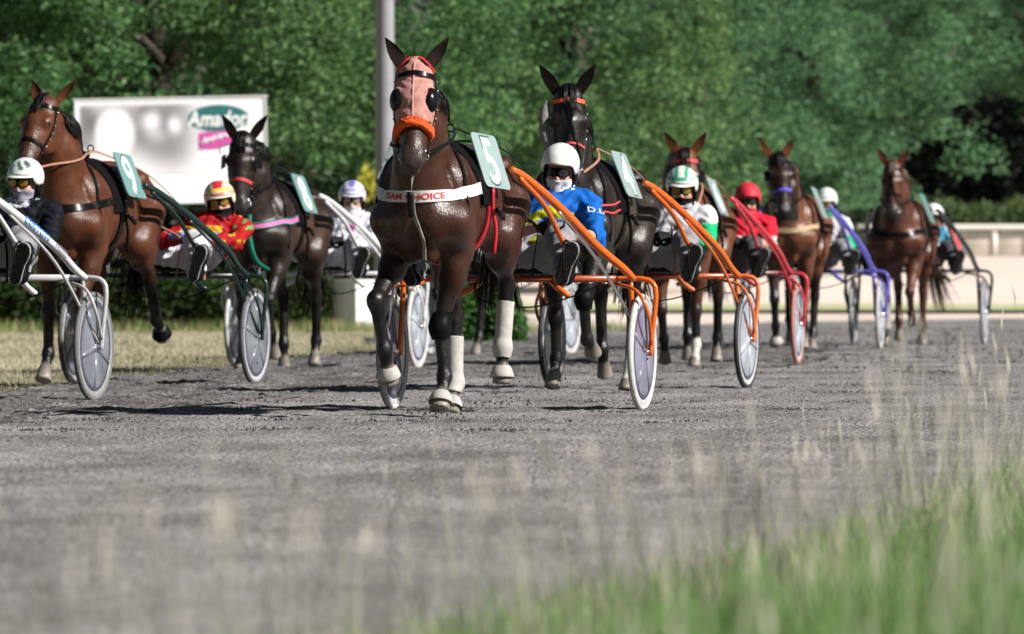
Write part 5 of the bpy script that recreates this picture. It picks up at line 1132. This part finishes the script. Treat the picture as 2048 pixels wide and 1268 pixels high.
def hc_lilac(x, y, z): return (.12, .12, .36) if math.hypot(x, z - .10) < .03 and y < 0 or abs(z - .045) < .006 else (.44, .43, .50)

BLACKHAIR = M_HAIR; BROWNHAIR = mat('brown_hair', (.06, .032, .02), .45, var=.3)
BAY = (.066, .0215, .0095); DBAY = (.036, .0118, .0064); DARK = (.0075, .005, .0042); BRN = (.013, .0078, .006); CHES = (.060, .020, .011); PT = (.0042, .0038, .0038)
st = dict(sf=(8, 3, 36), sfb=(-12, -14, 18), fw=(52, -8, -30), ff=(36, -42, -75), hw=(-48, 8, -4), ht=(-62, -34, -55), hs=(-26, 8, 38), hsb=(-44, -8, 20))
RIGS = [
 # bay nine
 dict(px=510, d=54.9, a=15, half=.68,
  horse=dict(id=9, coat=BAY, point=PT, head=(-12, 30, 0), poll=(-.02, -.44, 1.99), hs=1.10, num='9', blinkers='none', facestraps=False, h=.012, wet=.6, earcol=(.12, .045, .02), collarz=1.25,
   legs=dict(rf=(8, 2, 34), lf=(30, -60, -80), lh=st['ht'], rh=(-24, 6, 30)), boots=dict(lh='D', lf='K'), plateoff=(.03, .02, .0), tail=(-.05, .25, -.85), ),
  hlabel='bay horse with number 9 plate behind the driver in the black jacket', rein=TAN,
  sulky=dict(frame=GRN, barmat=BLK, tyre=mat('tyre_grey', (.07, .07, .075), .7), disc=DISC2, stay=GRN, rim=mat('rim_grey', (.3, .3, .32), .4)),
  slabel='dark green sulky with a spoked grey disc wheel pulled by the bay horse number 9',
  man=dict(silk=silk_red, trousers=TRW, hcol=hc_cream, helmet=HW, peakmat=mat('visor_cream', (.48, .44, .36), .3), mask=MK, gaiter=True, goggles=AMBER, ox=.36, sq=.45, face=(14, 2, -8), short=False, emblem=None),
  mlabel='driver in red and yellow silks with a cream helmet and amber goggles'),
 # dark eight
 dict(px=835, d=63.6, a=13, half=.78,
  horse=dict(id=8, coat=BRN, point=PT, head=(4, 14, 0), poll=(-.02, -.42, 1.93), hs=1.14, num='8', blinkers='flap', nosemat=mat('red_noseband', (.45, .04, .05), .6), poles=(.03, -.02), rope=True, dapple=(.060, .030, .018),
   collarmat=mat('pink_collar', (.55, .10, .32), .6), collaredge=mat('green_webbing', (.0, .12, .08), .7, var=.3), h=.013, wet=.8, tail=(.05, .2, -.85),
   legs=dict(rf=(4, -3, 34), lf=(40, -18, -30), lh=st['hsb'], rh=(-40, 6, -5)), boots=dict(), collarz=1.22),
  hlabel='dark brown horse with number 8 plate and pink breast collar before the billboard', rein=M_BLACK,
  sulky=dict(frame=WHP, tyre=TYW, disc=DISC3, stay=WHP, barmat=SIL), slabel='white sulky behind the dark horse number 8 with a driver in white',
  man=dict(silk=silk_white, trousers=TRW, hcol=hc_lilac, helmet=HW, peakmat=mat('visor_lilac', (.44, .44, .48), .3), mask=MW, goggles=mat('clear_lens', (.25, .2, .18), .05, coat=1), ox=.18, sq=.64, face=(12, 4, 0), sleeve=('A', mat('violet_print', (.25, .15, .4), .7), .07)),
  mlabel='driver in white silks with a pink diamond, white face mask and lilac helmet'),
 # hidden dark horse behind the leader
 dict(px=1140, d=72.6, a=17, half=.70,
  horse=dict(id=7, coat=DARK, point=PT, head=(8, 12, 0), poll=(0, -.42, 1.98), hs=1.12, h=.018, studs=False, legs=dict(lf=st['ff'], rf=st['sf'], lh=st['hs'], rh=st['hw']), socks=('rf',), boots={}),
  hlabel='dark horse almost hidden behind the pink hooded horse, one ear tip showing', rein=M_BLACK,
  sulky=dict(frame=SIL, tyre=TYW, disc=DISC3, barmat=BLK), slabel='silver sulky mostly hidden behind the blue driver, one pale wheel showing',
  man=dict(silk=silk_black, trousers=TRW, helmet=HW, mask=MK, goggles=SMOKE, ox=.0, sq=.5, face=(14, 4, 0), h=.018), mlabel='driver hidden behind the pink hooded horse and blue driver'),
 # leading horse five
 dict(px=1284, d=45.75, a=13.5, half=.77,
  horse=dict(id=5, coat=DBAY, point=PT, head=(10, 21, 0), poll=(.04, -.43, 2.01), hs=1.13, ears=.62, hood=True, shadowroll=True, collarmat=M_WHITE, collartext='TEAM CHOICE', collarw=.066, collarz=1.27, tiedown=True, num='5', plateyaw=10, plateslant=.38, platewhite=True, h=.0105, wet=1.0, girthmat=mat('red_girth', (.35, .012, .02), .5),
   earcol=(.022, .015, .012), leg=(.010, .006, .005), plateoff_r=(-.08, 0, .02), plateyaw_r=5, legs=dict(lf=(9, 1, 34, -.06), rf=(50, -8, -32, -.09), lh=(-54, 8, 4, .05), rh=(-26, 7, 36)), boots=dict(lf='BN', rf='B', lh='WB', rh='WB'), muzzle=(.03, .02, .018)),
  hlabel='leading dark bay horse in a pink hood with orange noseband and number 5', rein=M_BLACK,
  sulky=dict(frame=OR, barmat=OR2, tyre=TYW, disc=DISC, stripe=WHP, stay=M_CHROME), slabel='orange sulky with violet disc wheels pulled by the pink hooded horse',
  man=dict(silk=silk_blue, trousers=TRG, helmet=HW, peak=False, mask=MW, gaiter=True, goggles=SMOKE, ox=.23, sq=.72, face=(6, 10, 6), short=True, sleeve=('D.L', M_WHITE, .075), masktext='Zac', elbow_l=(.52, 2.06, 1.02), wrist_l=(.37, 1.86, 1.075), wrist_r=(.22, 1.86, 1.10), elbow_r=(-.05, 2.1, 1.04)),
  mlabel='driver in blue and yellow shirt with a plain white helmet and smoked goggles'),
 # near-black four
 dict(px=1493, d=53.4, a=14.5, half=.70,
  horse=dict(id=4, coat=DARK, point=PT, head=(20, 15, 0), poll=(.07, -.40, 2.03), hs=1.18, num='4', platewhite=True, blinkers='none', facestraps=True, browmat=mat('orange_browband', (.65, .08, .03), .6), nosemat=mat('red_cord', (.5, .05, .06), .6), nosew=.012, collarmat=M_BLACK, collaredge=mat('red_cord', (.5, .05, .06), .6), collarw=.06, h=.0115, wet=1.0, dapple=(.045, .033, .028),
   legs=dict(rf=(-4, -4, 30), lf=(44, -16, -70), rh=(-46, 2, -30), lh=(-24, 8, 36)), socks=('lh',), boots=dict(lf='N'), tail=(0, .2, -.85), cheekroll=True),
  hlabel='nearly black horse with number 4 plate and orange browband beside the blue driver', rein=TAN,
  sulky=dict(frame=mat('salmon_paint', (.55, .14, .05), .3, coat=.5), shaft=OR, barmat=OR2, tyre=TYK, disc=DISC3, stripe=WHP, stay=OR), slabel='orange sulky with black tyres pulled by the nearly black horse number 4',
  man=dict(silk=silk_green, trousers=TRG, hcol=hc_greenwhite, helmet=HW, mask=MK, goggles=AMBER, ox=.20, sq=.63, face=(10, 8, 0)), mlabel='driver in grey and green silks with black mask and white and green helmet'),
 # bay with red browband
 dict(px=1595, d=66.2, a=10, half=.70,
  horse=dict(id=6, coat=(.085, .03, .014), point=PT, head=(10, 10, 0), poll=(.12, -.42, 1.84), hs=1.1, star=True, num='6', platewhite=True, blinkers='flap', browmat=mat('red_browband', (.5, .04, .05), .5), h=.014, wet=.8, legs=dict(rf=(14, -28, -20), lf=(2, 0, 30), lh=st['hsb'], rh=st['hw']), socks=('lf',), boots={}),
  hlabel='bay horse with red browband and white star behind the green sleeved driver', rein=TAN,
  sulky=dict(frame=RED, barmat=mat('maroon_paint', (.09, .02, .025), .3), tyre=TYR, disc=DISC3, stay=RED), slabel='red sulky with brick coloured tyre and driver in a red helmet',
  man=dict(silk=silk_redwhite, trousers=TRK, helmet=mat('helmet_red', (.40, .015, .03), .6, bump=.2), peak=False, mask=mat('mask_red', (.4, .03, .04), .8), goggles=SMOKE, ox=.24, sq=.66, face=(12, 6, 0), short=True), mlabel='driver in red and white silks with a red helmet'),
 # dark bay with violet noseband
 dict(px=1760, d=77.7, a=8, half=.70,
  horse=dict(id=3, coat=(.10, .036, .017), point=PT, head=(24, 16, 0), poll=(-.06, -.42, 1.94), hs=1.12, num=None, platewhite=True, blinkers='flap', nosemat=mat('violet_noseband', (.10, .06, .5), .6), collarmat=mat('tan_collar', (.32, .22, .12), .7), h=.015, wet=.8, leg=(.02, .013, .011), headdark=True, legs=dict(rf=(12, -20, -15), lf=(-4, -6, 25), lh=st['hs'], rh=st['hw']), boots=dict(rf='B', rh='K')),
  hlabel='dark faced bay horse with violet noseband pulling the violet blue sulky', rein=M_BLACK,
  sulky=dict(frame=BLU, barmat=mat('navy_paint', (.03, .03, .12), .3), tyre=TYW, disc=DISC3, stay=BLU, stripe=mat('lilac_paint', (.34, .31, .48), .3)), slabel='violet blue sulky between the dark faced bay and the rearmost chestnut horse',
  man=dict(silk=silk_green, trousers=TRG, hcol=lambda x, y, z: (.25, .42, .33) if x < -.02 and z > .04 else (.47, .49, .47), helmet=HW, mask=MGR, goggles=mat('clear_lens', (.25, .2, .18), .05, coat=1), ox=.14, sq=.8, face=(0, 4, 0), h=.015, short=True), mlabel='driver with green face mask and green sleeves on the violet blue sulky'),
 # chestnut at the rear
 dict(px=1968, d=81.6, a=8.5, half=.70,
  horse=dict(id=2, coat=CHES, point=(.05, .02, .013), head=(2, 14, 0), poll=(-.02, -.40, 1.94), hs=1.04, num=None, blinkers='none', facestraps=True, h=.015, wet=.7, hair=BROWNHAIR, leg=(.085, .03, .017), legs=dict(rf=(-6, -6, 24), lf=(38, -36, -72), lh=(-40, -4, 10), rh=st['hw']), tail=(.30, .15, -.95), socks=('rf',), boots=dict(rf='G')),
  hlabel='chestnut horse with brown tail last in the field on the right', rein=M_BLACK,
  sulky=dict(frame=BLK, tyre=mat('tyre_dim', (.2, .2, .21), .7), disc=DISC3, stay=M_CHROME), slabel='black sulky pulled by the chestnut horse at the right end of the field',
  man=dict(silk=silk_stripes, trousers=TRK, helmet=HW, peak=False, mask=mat('mask_red', (.4, .03, .04), .8), goggles=SMOKE, ox=.14, sq=.52, face=(0, 4, 0), h=.015, whip=True), mlabel='driver in blue and white striped silks with red hem and white helmet'),
 # the left-hand sulky whose horse runs outside the frame
 dict(px=187, d=48.7, a=16.5, half=.70,
  horse=dict(id=1, coat=BAY, point=PT, head=(0, 14, 0), hs=1.15, num='1', h=.016, legs=dict(lf=st['sf'], rf=st['fw'], lh=st['hw'], rh=st['hs']), boots={}),
  hlabel='bay horse running just beyond the left edge of the picture', rein=M_BLACK,
  sulky=dict(frame=SIL, shaft=WHP, brace=WHP, barmat=SIL, tyre=mat('tyre_midgrey', (.10, .10, .10), .7), disc=DISC2, stay=SIL, text='CUSTOM', rim=mat('rim_silver', (.20, .20, .21), .35)), slabel='white and silver sulky with blue lettering at the left edge of the picture',
  man=dict(silk=silk_black, trousers=TRG, hcol=hc_greenwing, helmet=HW, mask=MG, gaiter=True, goggles=AMBER, ox=.18, sq=.62, face=(-6, 2, 0), peakmat=mat('visor_pale', (.45, .48, .46), .3)), mlabel='driver in black jacket with grey neck gaiter and amber goggles at the left edge'),
]
SHORT = {9: 'bay horse number 9', 8: 'dark horse number 8', 7: 'almost hidden dark horse', 5: 'pink hooded horse', 4: 'nearly black horse number 4', 6: 'bay horse with red browband', 3: 'dark faced horse with violet noseband', 2: 'rearmost chestnut horse', 1: 'horse beyond the left edge of the picture'}
for rg in RIGS:
    loc, rz = place(rg['px'], rg['d'], rg['a'], rg['half'])
    h, S = build_horse(rg['horse'], rg['hlabel'], loc, rz)
    build_sulky(dict(rg['sulky'], half=rg['half']), rg['slabel'], loc, rz)
    m, arms = build_person(rg['man'], rg['mlabel'], loc, rz)
    rr = build_reins(dict(reinmat=rg['rein']), S, arms, rg['rlabel'] if 'rlabel' in rg else 'tan' if 0 else rg['rein'].name.split('_')[0] + ' reins running from the ' + SHORT[rg['horse']['id']], loc, rz)
